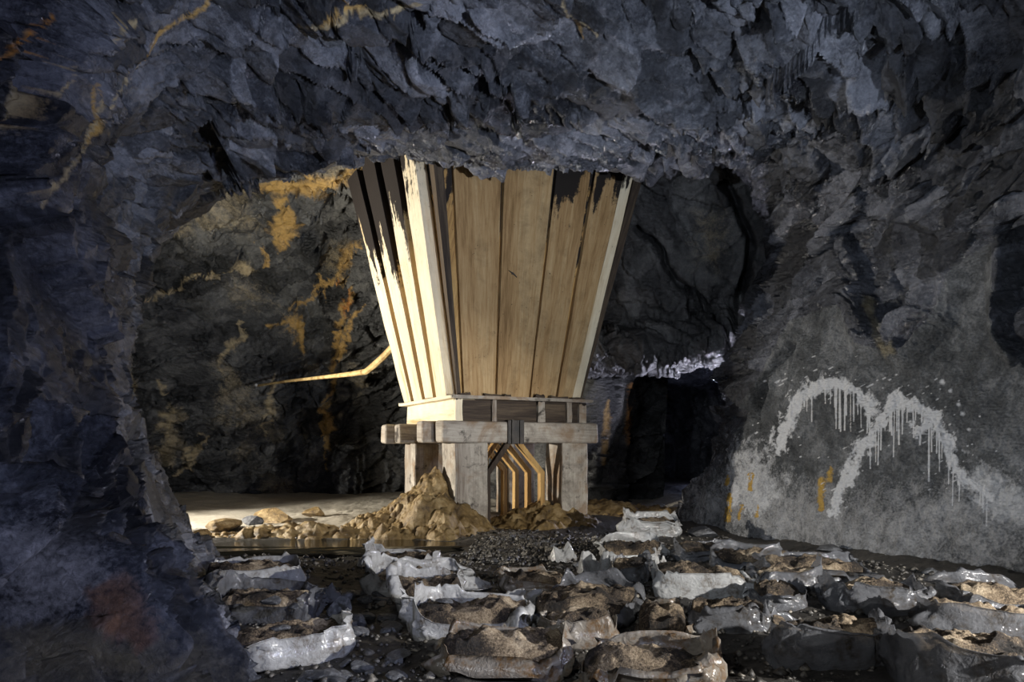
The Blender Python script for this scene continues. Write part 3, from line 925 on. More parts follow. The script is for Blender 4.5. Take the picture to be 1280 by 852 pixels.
def hull8(name, corners, mat, parent, seg=1, jit=0.0, seed=0, grime=0.0, axis_len=None):
    """board from 8 corners: bottom ring (4) then top ring (4), counter-clockwise; seg cuts along the length, jittered edges; UV u across, v along"""
    r = random.Random(seed)
    b_, t_ = [Vector(c) for c in corners[:4]], [Vector(c) for c in corners[4:]]
    ln = (sum(t_, Vector()) / 4 - sum(b_, Vector()) / 4).length
    vs, fs, uvs = [], [], []
    per = [0.0]
    for i in range(4):
        per.append(per[-1] + (b_[(i + 1) % 4] - b_[i]).length * .5 + (t_[(i + 1) % 4] - t_[i]).length * .5)
    for k in range(seg + 1):
        f = k / seg
        for i in range(4):
            p = b_[i].lerp(t_[i], f)
            if jit:
                p = p + Vector((r.uniform(-jit, jit), r.uniform(-jit, jit) * .6, r.uniform(-jit, jit) if k in (0, seg) else 0))
            vs.append(p)
    fuv = []
    for k in range(seg):
        for i in range(4):
            j = (i + 1) % 4
            fs.append((k * 4 + i, k * 4 + j, (k + 1) * 4 + j, (k + 1) * 4 + i))
            fuv += [(per[i], ln * k / seg), (per[i + 1], ln * k / seg), (per[i + 1], ln * (k + 1) / seg), (per[i], ln * (k + 1) / seg)]
    fs.append((3, 2, 1, 0))
    fuv += [(0, 0), (.2, 0), (.2, .1), (0, .1)]
    e = seg * 4
    fs.append((e, e + 1, e + 2, e + 3))
    fuv += [(0, ln), (.2, ln), (.2, ln - .1), (0, ln - .1)]
    me = bpy.data.meshes.new(name)
    me.from_pydata([tuple(v) for v in vs], [], fs)
    uvl = me.uv_layers.new(name=UVN)
    uvl.data.foreach_set('uv', np.array(fuv, np.float32).ravel())
    o = link(name, me, mat, parent)
    o['length'] = ln
    o['grime'] = float(grime)
    return o

def bbox_board(name, x0, x1, y0, y1, z0, z1, mat, parent, along='z', **kw):
    if along == 'z':
        c = [(x0, y0, z0), (x1, y0, z0), (x1, y1, z0), (x0, y1, z0), (x0, y0, z1), (x1, y0, z1), (x1, y1, z1), (x0, y1, z1)]
    elif along == 'x':
        c = [(x0, y0, z0), (x0, y0, z1), (x0, y1, z1), (x0, y1, z0), (x1, y0, z0), (x1, y0, z1), (x1, y1, z1), (x1, y1, z0)]
        c = [c[3], c[2], c[1], c[0], c[7], c[6], c[5], c[4]]
    else:
        c = [(x0, y0, z0), (x1, y0, z0), (x1, y0, z1), (x0, y0, z1), (x0, y1, z0), (x1, y1, z0), (x1, y1, z1), (x0, y1, z1)]
        c = [c[3], c[2], c[1], c[0], c[7], c[6], c[5], c[4]]
    return hull8(name, c, mat, parent, **kw)

def bevel(o, wdt=.02, seg=2):
    m_ = o.modifiers.new('bevel', 'BEVEL')
    m_.width = wdt
    m_.segments = seg
    m_.limit_method = 'ANGLE'
    return o

Z0, Z1, Z2, Z3 = 1.60, 2.00, 2.40, 2.46
PW = 0.66
# posts
for i, (x, y) in enumerate([(0, 0), (L - PW + .06, 0), (0, L - PW), (L - PW, L - PW)]):
    wdt = PW if i != 1 else PW - .06
    bevel(bbox_board('post', x, x + wdt, y, y + PW, -0.15, Z0, M['post'], HOP, seg=5, jit=.012, seed=i), .03)
# doubled header beams, front and back, their ends sticking out
for i, (y0, y1, xa, xb) in enumerate([(-.03, .33, -.26, L + .24), (.37, .68, -.50, L + .12), (L - .68, L - .36, -.34, L + .1), (L - .32, L + .03, -.52, L + .24)]):
    bevel(bbox_board('header_beam', xa, xb, y0, y1, Z0, Z1, M['post'], HOP, along='x', seg=8, jit=.012, seed=10 + i), .05, 3)
# ring of the upper frame
bevel(bbox_board('frame_beam', 0.05, .45, .1, L - .02, Z1, Z2, M['plank_pale_lit'], HOP, along='y', seg=6, jit=.012, seed=21), .02)
bevel(bbox_board('frame_beam', L - .45, L - .05, .1, L - .02, Z1, Z2, M['post'], HOP, along='y', seg=6, jit=.012, seed=22), .02)
bevel(bbox_board('frame_beam', .1, L - .1, .09, .4, Z1, Z2, M['dark_wood'], HOP, along='x', seg=6, jit=.006, seed=23), .02)
bevel(bbox_board('frame_beam', .1, L - .1, L - .42, L - .05, Z1, Z2, M['post'], HOP, along='x', seg=6, jit=.006, seed=24), .02)
for i, (x, wdt) in enumerate([(.02, .14), (.76, .09), (1.73, .15), (2.38, .11), (2.66, .16)]):
    bbox_board('batten', x, x + wdt, .02, .10, Z1, Z2, M['post'] if i else M['plank_pale_lit'], HOP, seg=3, jit=.008, seed=30 + i, grime=.05)
for i, (xa, xb) in enumerate([(.86, 1.70), (1.90, 2.36)]):
    bbox_board('infill_board', xa, xb, .06, .10, Z1 + .03, Z2 - .05, M['dark_wood'], HOP, along='x', seg=3, jit=.01, seed=40 + i)
# ledge boards round the foot of the funnel
bbox_board('ledge_board', -.06, L + .06, -.10, .34, Z2, Z3, M['post'], HOP, along='x', seg=14, jit=.012, seed=50)
bbox_board('ledge_board', -.10, .32, -.04, L + .10, Z2, Z3, M['plank_pale_lit'], HOP, along='y', seg=12, jit=.012, seed=51)
bbox_board('ledge_board', L - .34, L + .06, .34, L + .06, Z2, Z3, M['post'], HOP, along='y', seg=8, jit=.008, seed=52)
bbox_board('ledge_board', .32, L - .34, L - .34, L + .06, Z2, Z3, M['post'], HOP, along='x', seg=8, jit=.008, seed=53)
rc = random.Random(4)
xx_ = .08
while xx_ < L - .15:
    wd_ = rc.uniform(.14, .42)
    hh_ = rc.uniform(.03, .07) + (.07 if .15 < xx_ < .5 else 0)
    if rc.random() < .8:
        bbox_board('debris_crust', xx_, min(xx_ + wd_, L - .1), -.06, .05, Z3 - .01, Z3 + hh_, M['dark_wood'], HOP, along='x', seg=3, jit=.03, seed=int(xx_ * 100))
    xx_ += wd_ + rc.uniform(.0, .12)
# iron fixture in the middle of the front beam
fx = bevel(bbox_board('iron_bracket', 1.04, 1.38, -.075, -.03, Z0 - .02, Z1 + .03, M['metal'], HOP, seg=1), .01)
bbox_board('bracket_rib', 1.10, 1.15, -.11, -.07, Z0 - .02, Z1 + .03, M['metal'], fx)
bbox_board('bracket_rib', 1.27, 1.32, -.11, -.07, Z0 - .02, Z1 + .03, M['metal'], fx)

# funnel: inverted pyramid, front/left/right/back walls of planks on a dark shell
IN, OUT, ZT = 0.12, 0.86, 7.35
def fc(e):        # corners of the square grown by e
    return [(-e, -e), (L + e, -e), (L + e, L + e), (-e, L + e)]
zb = Z3
bc, tc_ = fc(-IN - .03), fc(OUT - .03)
th = .10
bi, ti = fc(-IN - .03 - th), fc(OUT - .03 - th)
vs = [(*c, zb) for c in bc] + [(*c, ZT) for c in tc_] + [(*c, zb) for c in bi] + [(*c, ZT) for c in ti]
fs = []
for i in range(4):
    j = (i + 1) % 4
    fs += [(i, j, 4 + j, 4 + i), (8 + j, 8 + i, 12 + i, 12 + j), (4 + i, 4 + j, 12 + j, 12 + i), (j, i, 8 + i, 8 + j)]
me = bpy.data.meshes.new('funnel_shell')
me.from_pydata(vs, [], fs)
uvl = me.uv_layers.new(name=UVN)
uv = []
for poly in me.polygons:
    for li in poly.loop_indices:
        v = me.vertices[me.loops[li].vertex_index].co
        uv.append((v.x + v.y, v.z))
uvl.data.foreach_set('uv', np.array(uv, np.float32).ravel())
sh = link('funnel_shell', me, M['ochre_wood'], HOP)
sh['length'] = ZT
sh['grime'] = .25

def wall_planks(side, cuts_b, cuts_t, mat, thick, grimes, seed):
    """planks on one funnel wall; cuts are (start, end) shares of the wall's width at its foot and its head"""
    B4, T4 = fc(-IN), fc(OUT)
    a, b_ = {'front': (0, 1), 'left': (3, 0), 'right': (1, 2), 'back': (2, 3)}[side]
    out = {'front': Vector((0, -1, 0)), 'left': Vector((-1, 0, 0)), 'right': Vector((1, 0, 0)), 'back': Vector((0, 1, 0))}[side]
    A0, B0 = Vector((*B4[a], zb)), Vector((*B4[b_], zb))
    A1, B1 = Vector((*T4[a], ZT)), Vector((*T4[b_], ZT))
    res = []
    r = random.Random(seed)
    for k, ((s0, s1), (t0, t1)) in enumerate(zip(cuts_b, cuts_t)):
        dz = r.uniform(-.02, .02)
        off = r.uniform(0, .02)
        p0, p1 = A0.lerp(B0, s0), A0.lerp(B0, s1)
        q0, q1 = A1.lerp(B1, t0), A1.lerp(B1, t1)
        o_ = out * (thick + off)
        inn = out * -.03
        low = Vector((0, 0, dz))
        c = [p0 + o_ + low, p1 + o_ + low, p1 + inn + low, p0 + inn + low, q0 + o_, q1 + o_, q1 + inn, q0 + inn]
        o = hull8('plank', c, mat if not isinstance(mat, list) else mat[k], HOP, seg=9, jit=.007, seed=seed + k, grime=grimes[k])
        res.append(o)
    return res
frontp = wall_planks('front', [(.035, .272), (.287, .545), (.560, .772), (.790, .915), (.918, .985)], [(.085, .30), (.315, .545), (.562, .725), (.750, .895), (.898, .945)],
            [M['plank']] * 4 + [M['plank_pale_lit']], .05, [.06, .03, .30, .22, .12], 60)
# gaps and corner timber on the left wall (start at the back)
wall_planks('left', [(.01, .19), (.26, .435), (.51, .675), (.75, .945)], [(.02, .18), (.26, .425), (.51, .665), (.75, .90)], M['plank_pale_lit'], .17, [.42, .42, .30, .18], 70)
wall_planks('right', [(.01, .24), (.25, .49), (.5, .74), (.75, .99)], [(.04, .25), (.26, .49), (.5, .74), (.75, .96)], M['plank_pale_lit'], .05, [.1, .1, .15, .1], 80)
wall_planks('back', [(.01, .24), (.25, .49), (.5, .74), (.75, .99)], [(.04, .25), (.26, .49), (.5, .74), (.75, .96)], M['plank'], .05, [.1, .1, .15, .1], 90)
# blackened corner timbers
B4, T4 = fc(-IN + .01), fc(OUT + .01)
for i in range(4):
    b0, t0 = Vector((*B4[i], zb)), Vector((*T4[i], ZT))
    w0, w1 = .05, .20
    def ring(p, wd):
        s = .5 * wd
        dx = 1 if p.x < L / 2 else -1
        dy = 1 if p.y < L / 2 else -1
        q = [p + Vector((-.015 * dx, -.015 * dy, 0)), p + Vector((wd * dx, -.015 * dy, 0)), p + Vector((wd * dx, wd * dy, 0)), p + Vector((-.015 * dx, wd * dy, 0))]
        return q if dx * dy > 0 else q[::-1]
    hull8('corner_timber', ring(b0, w0) + ring(t0, w1), M['dark_wood'], HOP, seg=8, jit=.006, seed=100 + i)
# a small torn gouge on the second front plank
s_ = .37
b0, t0 = Vector((*fc(-IN)[0], zb)).lerp(Vector((*fc(-IN)[1], zb)), s_), Vector((*fc(OUT)[0], ZT)).lerp(Vector((*fc(OUT)[1], ZT)), s_)
gp = b0.lerp(t0, .452) + Vector((0, -.09, 0))
gv = [(-.09, .05), (-.03, .025), (.0, .02), (.06, -.03), (.085, -.06), (.03, -.025), (.0, -.01), (-.03, -.02), (-.02, .005)]
slope = (t0 - b0).normalized()
me = bpy.data.meshes.new('gouge')
vv = [gp + Vector((1, 0, 0)) * a + slope * b_ for a, b_ in gv]
n_ = len(vv)
vv2 = [v + Vector((0, .045, 0)) for v in vv]
me.from_pydata([tuple(v) for v in vv + vv2], [], [tuple(range(n_ - 1, -1, -1))] + [(i, (i + 1) % n_, n_ + (i + 1) % n_, n_ + i) for i in range(n_)])
g_ = link('gouge', me, M['metal'], frontp[1])
g_['label'] = 'small black torn gouge in the plank'

# inside the portal: bent knee frames along both sides, boards at the back
def strip(name, pts, wdt, thick, mat, seed):
    """bent timber strip: polyline in (x, z), square section, at depth y given in pts"""
    vs, fs = [], []
    for k, (x, y, z) in enumerate(pts):
        p = Vector((x, y, z))
        d0 = (Vector(pts[k]) - Vector(pts[max(k - 1, 0)]))
        d1 = (Vector(pts[min(k + 1, len(pts) - 1)]) - Vector(pts[k]))
        t = (d0.normalized() + d1.normalized()).normalized()
        n = Vector((t.z, 0, -t.x))
        for a, b_ in ((-1, -1), (1, -1), (1, 1), (-1, 1)):
            vs.append(tuple(p + n * (wdt / 2 * a) + Vector((0, thick / 2 * b_, 0))))
    for k in range(len(pts) - 1):
        for i in range(4):
            fs.append((k * 4 + i, k * 4 + (i + 1) % 4, k * 4 + 4 + (i + 1) % 4, k * 4 + 4 + i))
    fs += [(0, 1, 2, 3), tuple(len(vs) - 4 + i for i in (3, 2, 1, 0))]
    me = bpy.data.meshes.new(name)
    me.from_pydata(vs, [], fs)
    bm = bmesh.new()
    bm.from_mesh(me)
    bmesh.ops.recalc_face_normals(bm, faces=bm.faces)
    bm.to_mesh(me)
    bm.free()
    uvl = me.uv_layers.new(name=UVN)
    uvl.data.foreach_set('uv', np.array([(me.vertices[l.vertex_index].co.x + me.vertices[l.vertex_index].co.y, me.vertices[l.vertex_index].co.z) for l in me.loops], np.float32).ravel())
    o = link(name, me, mat, HOP)
    o['length'] = 2.0
    o['grime'] = 0.0
    return o
for k in range(4):
    y = .35 + .55 * k
    strip('knee_brace', [(1.45, y, Z0 + .02), (1.98, y, 1.02), (1.98, y, -.05)], .10, .12, M['ochre_wood'], 1)
    strip('knee_brace', [(1.25, y, Z0 + .02), (.80, y, 1.02), (.80, y, -.05)], .10, .12, M['ochre_wood'] if k % 2 else M['dark_wood'], 1)
for k, (x0, x1) in enumerate([(.98, 1.10), (1.13, 1.22), (1.25, 1.62), (1.68, 1.80)]):
    bbox_board('back_board', x0, x1, 2.42, 2.5, -.05, Z0, M['ochre_wood'] if k != 1 else M['dark_wood'], HOP, seg=2, jit=.005, seed=120 + k)

# ================================================================== bent pipe hanging off the hopper towards the back wall
def tube(name, pts, radii, mat, parent=None, ns=8):
    vs, fs = [], []
    pts = [Vector(p) for p in pts]
    for k, p in enumerate(pts):
        t = (pts[min(k + 1, len(pts) - 1)] - pts[max(k - 1, 0)]).normalized()
        a = t.cross(Vector((0, 0, 1))).normalized()
        b_ = a.cross(t)
        for i in range(ns):
            th_ = 2 * math.pi * i / ns
            vs.append(tuple(p + (a * math.cos(th_) + b_ * math.sin(th_)) * radii[k]))
    for k in range(len(pts) - 1):
        for i in range(ns):
            fs.append((k * ns + i, k * ns + (i + 1) % ns, (k + 1) * ns + (i + 1) % ns, (k + 1) * ns + i))
    fs += [tuple(range(ns)), tuple(len(vs) - 1 - i for i in range(ns))]
    me = bpy.data.meshes.new(name)
    me.from_pydata(vs, [], fs)
    return link(name, me, mat, parent)
pp = [at(320, 482, 20.4), at(360, 476, 19.2), at(405, 471, 18.0), at(440, 467, 17.1), at(458, 464, 16.7), at(468, 456, 16.4), at(480, 445, 16.1), at(493, 431, 15.75)]
o = tube('bent_pipe', pp, [.03, .035, .045, .06, .07, .075, .075, .075], M['rust'])
tag(o, 'thin bent ochre-crusted pipe running from the hopper to the back wall', 'pipe')
e_ = tube('pipe_end', [pp[0] + Vector((-.02, .02, 0)), pp[0] + Vector((.05, -.12, .01))], [.04, .04], M['film_white_lit'], o)

# ================================================================== HEAPS
def heap(name, cx, cy, rx, ry, h, seed, mat, apex=(0, 0), n=150, facet_amp=.06):
    x = np.linspace(-1, 1, n)
    X, Y = np.meshgrid(x, x)
    XX, YY = cx + X * rx, cy + Y * ry
    r = np.hypot(X - apex[0] * (1 - np.abs(X)), Y - apex[1] * (1 - np.abs(Y)))
    q = p3(XX, YY, seed)
    prof_ = np.clip(1 - r + .14 * fbm(q, .5, 3, seed), 0, 1) ** 1.15
    a, e = facet(XX, YY, .22, seed + 40, .6, 1.3, cont=True, tilt=1.0, curv=1.2)
    a2, e2 = facet(XX, YY, .11, seed + 41, .2, 1.3, cont=True, tilt=1.8, curv=.3)
    z = h * prof_ + (facet_amp * a + facet_amp * .28 * a2) * np.clip(prof_ * 5, 0, 1) + .04 * fbm(q, .12, 3, seed + 7) * np.clip(prof_ * 6, 0, 1)
    base = floor_h(XX, YY) - .06
    Z = np.where(prof_ > 0.002, base + z, base - .05)
    me = mesh_np(name, np.stack([XX, YY, Z], -1), grid_faces(n, n))
    return link(name, me, mat)
tag(heap('ochre_mud_heap', -1.75, 13.25, 1.45, 1.5, 1.18, 3, M['ochre'], (.28, .1), 190, .10), 'large lumpy ochre mud heap against the left post of the hopper', 'heap')
tag(heap('ochre_rubble_heap', .55, 14.3, 1.25, 1.05, .55, 9, M['ochre'], (.0, .0), 120, .09), 'low ochre rubble heap between the hopper posts', 'heap')
tag(heap('ochre_mud_bank', 2.6, 17.0, 2.2, 1.4, .38, 13, M['ochre'], (-.2, 0), 110, .07), 'low pale ochre bank behind the right post by the tunnel', 'heap')
tag(heap('ochre_ridge', -3.6, 12.35, 2.4, .6, .24, 17, M['ochre'], (.1, 0), 130, .09), 'low ochre ridge along the far edge of the puddle', 'heap')

# ================================================================== STONES
def stone_mesh(name, seed, flat=.6, cuts=10):
    r = random.Random(seed)
    bm = bmesh.new()
    bmesh.ops.create_icosphere(bm, subdivisions=2, radius=1.0)
    for k in range(cuts):
        n = Vector((r.gauss(0, 1), r.gauss(0, 1), r.gauss(0, 1))).normalized()
        dd = r.uniform(.45, .8)
        for v in bm.verts:
            t = v.co.dot(n) - dd
            if t > 0:
                v.co -= n * t
    for v in bm.verts:
        v.co.z *= flat
    bmesh.ops.remove_doubles(bm, verts=bm.verts, dist=.06)
    me = bpy.data.meshes.new(name)
    bm.to_mesh(me)
    bm.free()
    return me
SM = [stone_mesh('stone', 200 + k, .45 + .1 * (k % 4)) for k in range(7)]
SM2 = [stone_mesh('boulder', 300 + k, .6, 8) for k in range(4)]
for m_ in SM:
    m_.materials.append(M['stone'])
def put_stone(name, me, x, y, s, rz, z=None, tilt=0.0, mat=None):
    o = bpy.data.objects.new(name, me)
    COL.objects.link(o)
    zz = fz(x, y) if z is None else z
    o.location = (x, y, zz + s[2] * .3)
    o.scale = s
    o.rotation_euler = (tilt, tilt * .6, rz)
    return o
SM3 = []
for m_ in SM2:
    c_ = m_.copy()
    c_.materials.append(M['ochre'])
    SM3.append(c_)
    m_.materials.append(M['stone'])
for (px_, py_, w_, h_, me_, lab) in [
        (345, 655, 62, 26, SM3[0], 'broad flat-topped boulder in the ochre ridge behind the puddle'),
        (282, 664, 44, 22, SM3[1], 'rounded dark boulder at the left end of the ochre ridge'),
        (315, 660, 26, 18, SM2[2], 'small grey boulder between the two larger ones on the ochre ridge'),
        (392, 650, 30, 22, SM3[3], 'pale boulder where the ochre ridge meets the big heap'),
        (250, 672, 34, 18, SM3[2], 'leftmost low boulder beside the pillar at the puddle'),
        (425, 766, 34, 34, SM2[0], 'largest blue-grey slate block beside the leftmost bags'),
        (448, 778, 26, 24, SM2[1], 'pale slate block right of the largest block by the leftmost bags'),
        (456, 752, 22, 16, SM2[3], 'flat slate slab behind the slate blocks near the leftmost bags'),
        (820, 662, 30, 22, SM2[1], 'dark slate block leaning at the left foot of the buttress'),
        (880, 672, 46, 20, SM2[2], 'long dark slate block lying along the foot of the buttress'),
        (1036, 692, 34, 18, SM2[3], 'dark slate block at the middle of the buttress foot'),
        (555, 664, 14, 10, SM3[3], 'small pale stone at the right foot of the ochre heap'),
        (500, 666, 14, 9, SM3[0], 'small pale stone in the mud at the front of the ochre heap')]:
    g_ = gnd(px_, py_)
    sx = w_ / 2 / F * g_.y * 1.15
    o = put_stone('boulder', me_, g_.x, g_.y, (sx, sx * .8, h_ / F * g_.y * .75), px_ * .37)
    tag(o, lab, 'boulder')

# ================================================================== BAGS OF COMPOST
# x0, x1, y_top, y_bottom in the photograph's frame give each bag its footprint on the floor; h is its height in metres
BAGS = [
 ('A1', 252, 372, 694, 744, .30, 14, (1.15, 1.1, .95, .75), 'w', .62, 'white plastic sack of dark compost nearest the puddle at left'),
 ('A2', 270, 392, 730, 782, .30, -6, (.7, .85, 1.1, 1.15), 'c', .9, 'greyish sack with stones on tan compost, middle of the three left sacks'),
 ('A3', 284, 430, 768, 834, .25, 24, (.85, 1.5, .7, .6), 'w', 1.0, 'front sack of the three left sacks with a long raised pale flap'),
 ('B1', 455, 545, 690, 716, .26, -2, (.8, .9, 1.0, 1.35), 'w', .55, 'small white sack at the puddle edge, farthest of the three in a row'),
 ('B2', 462, 576, 702, 744, .30, 8, (.6, .8, 1.15, 1.35), 'w', .45, 'white sack with dark hollow, middle of the three in a row'),
 ('B3', 492, 580, 718, 766, .30, 4, (.6, .5, 1.1, 1.3), 'w', .95, 'white sack with tall left side, nearest of the three in a row'),
 ('C1', 518, 660, 740, 800, .28, -6, (.62, 1.1, 1.2, 1.3), 'w', 1.05, 'sack heaped with tan compost, white film bright at its left corner'),
 ('C2', 625, 705, 710, 738, .24, 0, (.7, .6, 1.0, .8), 'r', .75, 'low open sack with tan compost just left of the white crumpled film'),
 ('C3', 672, 800, 716, 782, .27, -8, (.45, .8, 1.3, .5), 'c', 1.0, 'slumped sack of speckled compost with a white back flap'),
 ('D1', 545, 712, 784, 850, .26, -8, (.8, 1.1, 1.1, .8), 'r', .95, 'rust-stained sack at the front edge with a long yellowed front flap'),
 ('D2', 682, 772, 766, 806, .26, 6, (1.05, .8, .5, 1.0), 'r', .55, 'sack with a crumpled grey front flap between the two rust-stained sacks'),
 ('E1', 728, 902, 786, 872, .30, -10, (.85, 1.35, 1.05, .7), 'r', .85, 'large rust-stained sack at the bottom centre with a peaked right corner'),
 ('F1', 766, 812, 700, 734, .26, 2, (1.0, 1.0, 1.05, 1.0), 'c', .8, 'small grey sack with a straight front beside the crumpled film'),
 ('F2', 818, 936, 704, 752, .30, -12, (.95, .55, .9, 1.25), 'w', .95, 'full tan-topped sack with a broad white left front'),
 ('G1', 778, 852, 644, 672, .38, 0, (.9, .8, 1.05, 1.2), 'w', .6, 'farthest sack, round white rim, in front of the tunnel'),
 ('G2', 752, 830, 672, 700, .26, 6, (.5, 1.0, 1.2, .7), 'w', .7, 'sack with white back rim just in front of the farthest sack'),
 ('H1', 864, 962, 750, 792, .27, -4, (1.05, .8, .5, .7), 'c', .5, 'dark translucent sack with rounded front, left of the big clear sack'),
 ('I1', 842, 925, 676, 704, .26, 8, (.7, 1.15, 1.0, .95), 'c', .6, 'sack with pale looped rim at the foot of the buttress'),
 ('I2', 888, 990, 690, 714, .25, -8, (.55, .7, 1.05, .9), 'c', .65, 'low sack with tan compost below the looped-rim sack'),
 ('I3', 945, 1030, 712, 746, .27, -6, (1.0, 1.2, .6, .7), 'c', .5, 'clear sack with a glinting right corner behind the big clear sack'),
 ('J1', 952, 1082, 700, 732, .27, -8, (.6, .8, 1.15, 1.0), 'c', .6, 'long sack with an arched grey rim near the buttress'),
 ('K1', 1036, 1156, 728, 776, .30, -14, (1.15, .9, .7, 1.25), 'c', .6, 'shiny clear sack with a bright bluish front near the buttress'),
 ('L1', 966, 1108, 766, 842, .31, -8, (1.0, .95, 1.0, 1.15), 'c', .78, 'big upright clear sack full of tan compost, right of centre'),
 ('M1', 1124, 1300, 790, 880, .34, -20, (1.15, .8, .6, 1.2), 'c', .85, 'big clear sack cut off by the bottom right corner'),
 ('N1', 1160, 1300, 756, 806, .27, -18, (1.0, .8, .6, 1.2), 'c', .55, 'clear sack with wrinkled shiny left end at the right edge'),
 ('O1', 1196, 1300, 738, 774, .28, -6, (.7, .8, 1.2, 1.0), 'c', .6, 'farthest clear sack at the right edge with an arched rim'),
 ('P1', 945, 1010, 742, 768, .22, 4, (.8, .9, .7, .6), 'c', .6, 'small low sack squeezed behind the big clear sack'),
 ('Q1', 798, 862, 748, 800, .20, -20, (.35, .6, 1.1, .3), 'r', 1.25, 'burst sack of dark compost spilling beside the peaked rust-stained sack'),
]
BAGXY = []
def make_bag(i, key, x0, x1, yt, yb, h, yaw, rim, film, fill, label):
    r = random.Random(900 + i)
    Yf = F * EYE / (yb - HY)
    Yb = F * (EYE - h) / (yt - HY)
    dep = max(Yb - Yf, .48)
    dep = min(dep, 1.15)
    Yc = Yf + dep / 2
    a = (x1 - x0) / 2 / F * (Yf + dep * .3) * .97
    b_ = dep / 2
    X = ((x0 + x1) / 2 - HX) / F * (Yf + dep * .35)
    BAGXY.append((X, Yc, a, b_))
    z0 = fz(X, Yc) - .02
    root = empty('compost_sack', (X, Yc, z0), math.radians(yaw))
    tag(root, label, 'sack', 'open plastic sacks of compost on the mine floor')
    n = 112
    th = np.linspace(0, 2 * np.pi, n, endpoint=False)
    ex = r.uniform(.40, .58)
    cx, cy = np.sign(np.cos(th)) * np.abs(np.cos(th)) ** ex, np.sign(np.sin(th)) * np.abs(np.sin(th)) ** ex
    skew = r.uniform(-.22, .22)
    cx = cx + skew * cy * b_ / a
    # rim height round the sack from the four sides: front (-y), right, back, left
    wts = np.stack([np.clip(-np.sin(th), 0, 1) ** 2.5, np.clip(np.cos(th), 0, 1) ** 2.5, np.clip(np.sin(th), 0, 1) ** 2.5, np.clip(-np.cos(th), 0, 1) ** 2.5])
    rimh = (wts * np.array(rim)[:, None]).sum(0) / wts.sum(0)
    circ = np.stack([np.cos(th) * a, np.sin(th) * b_, np.full(n, i * 1.7)], -1)
    def pl(k, seed_):
        """piecewise-linear noise round the sack: sharp creases"""
        g2 = np.random.default_rng(seed_)
        xs_ = np.sort(g2.uniform(0, 2 * np.pi, k))
        ys_ = g2.uniform(-1, 1, k)
        return np.interp(th, np.concatenate([xs_ - 2 * np.pi, xs_, xs_ + 2 * np.pi]), np.tile(ys_, 3))
    front = np.clip(-np.sin(th), 0, 1)
    rimh = rimh * (1 - .16 * front) * (1 + .24 * pl(13, 500 + i) + .10 * pl(34, 540 + i))
    rimh = np.maximum(rimh, .3)
    per = th * (a + b_) * .62
    lean_, fold, fold2 = pl(11, 580 + i), pl(26, 620 + i), pl(60, 660 + i)
    rows_ = []
    for t in np.linspace(0, 1, 15):
        bul = 1 + .06 * math.sin(math.pi * min(t * 1.25, 1)) - .04 * (1 - t) ** 3
        z = rimh * h * t
        crump, e = facet(per, z + np.zeros(n), .17, 130 + i % 5, .9, 1.8, cont=True, tilt=1.6, curv=.15, warp=.15)
        crump2, e = facet(per, z + np.zeros(n), .075, 135 + i % 5, .3, 1.8, cont=True, tilt=1.6, curv=.15, warp=.15)
        lean = np.clip(t - .45, 0, 1) / .55 * (.09 * lean_ - .05)
        rad = bul + ((crump * .026 + crump2 * .010 + fold * .018 + fold2 * .008) * (0.35 + t) + lean) / max(min(a, b_), .22)
        rad = np.maximum(rad, .965)
        rows_.append(np.stack([cx * a * rad, cy * b_ * rad, z], -1))
    # torn edge: in places the film folds over outwards, elsewhere it just ends
    last = rows_[-1]
    outd = np.stack([cx / a, cy / b_, np.zeros(n)], -1)
    outd /= np.linalg.norm(outd, axis=1, keepdims=True)
    flop = np.clip(pl(9, 700 + i) * 1.3 - .35, 0, 1)[:, None] * .16 + .003
    up_ = (.5 * pl(40, 740 + i))[:, None] * np.array([0, 0, 1])
    rows_.append(last + outd * flop * .55 + up_ * flop)
    rows_.append(last + outd * flop * 1.0 + up_ * flop * 1.5 - np.array([0, 0, .5]) * flop)
    Vb_ = np.concatenate(rows_)
    me = mesh_np('film', Vb_, grid_faces(len(rows_), n, True))
    o = link('film', me, FILM[film], root)
    so = o.modifiers.new('thickness', 'SOLIDIFY')
    so.thickness = .0025
    # compost inside
    nr = 34
    rr_ = np.linspace(0, .93, nr)
    q = np.stack([cx[None] * a * rr_[:, None], cy[None] * b_ * rr_[:, None], np.full((nr, n), i * 2.3)], -1)
    soil = h * (fill * .40 + .58) * (.80 + .25 * (1 - rr_[:, None] ** 2)) + .065 * fbm(q, .30, 3, 160 + i) + .03 * fbm(q, .08, 3, 170)
    a_, e_ = facet(q[..., 0], q[..., 1], .045, 150, 0, 1, cont=True)
    soil = soil + .014 * a_
    lim = np.minimum(rimh * h * .93, 9)[None] * np.clip((rr_[:, None] - .7) / .28, 0, 1) + 9 * (rr_[:, None] < .7) + (1 - np.clip((rr_[:, None] - .7) / .28, 0, 1)) * .5
    soil = np.maximum(np.minimum(soil, lim), .04)
    SV = np.stack([q[..., 0], q[..., 1], soil], -1)
    skirt = SV[-1].copy()
    skirt[:, 2] = .01
    SVV = np.concatenate([SV.reshape(-1, 3), skirt])
    me = mesh_np('compost', SVV, grid_faces(nr + 1, n, True))
    o = link('compost', me, M['soil'], root)
    o['label'] = 'crumbly brown compost'
    return root
for i, bg in enumerate(BAGS):
    make_bag(i, *bg)

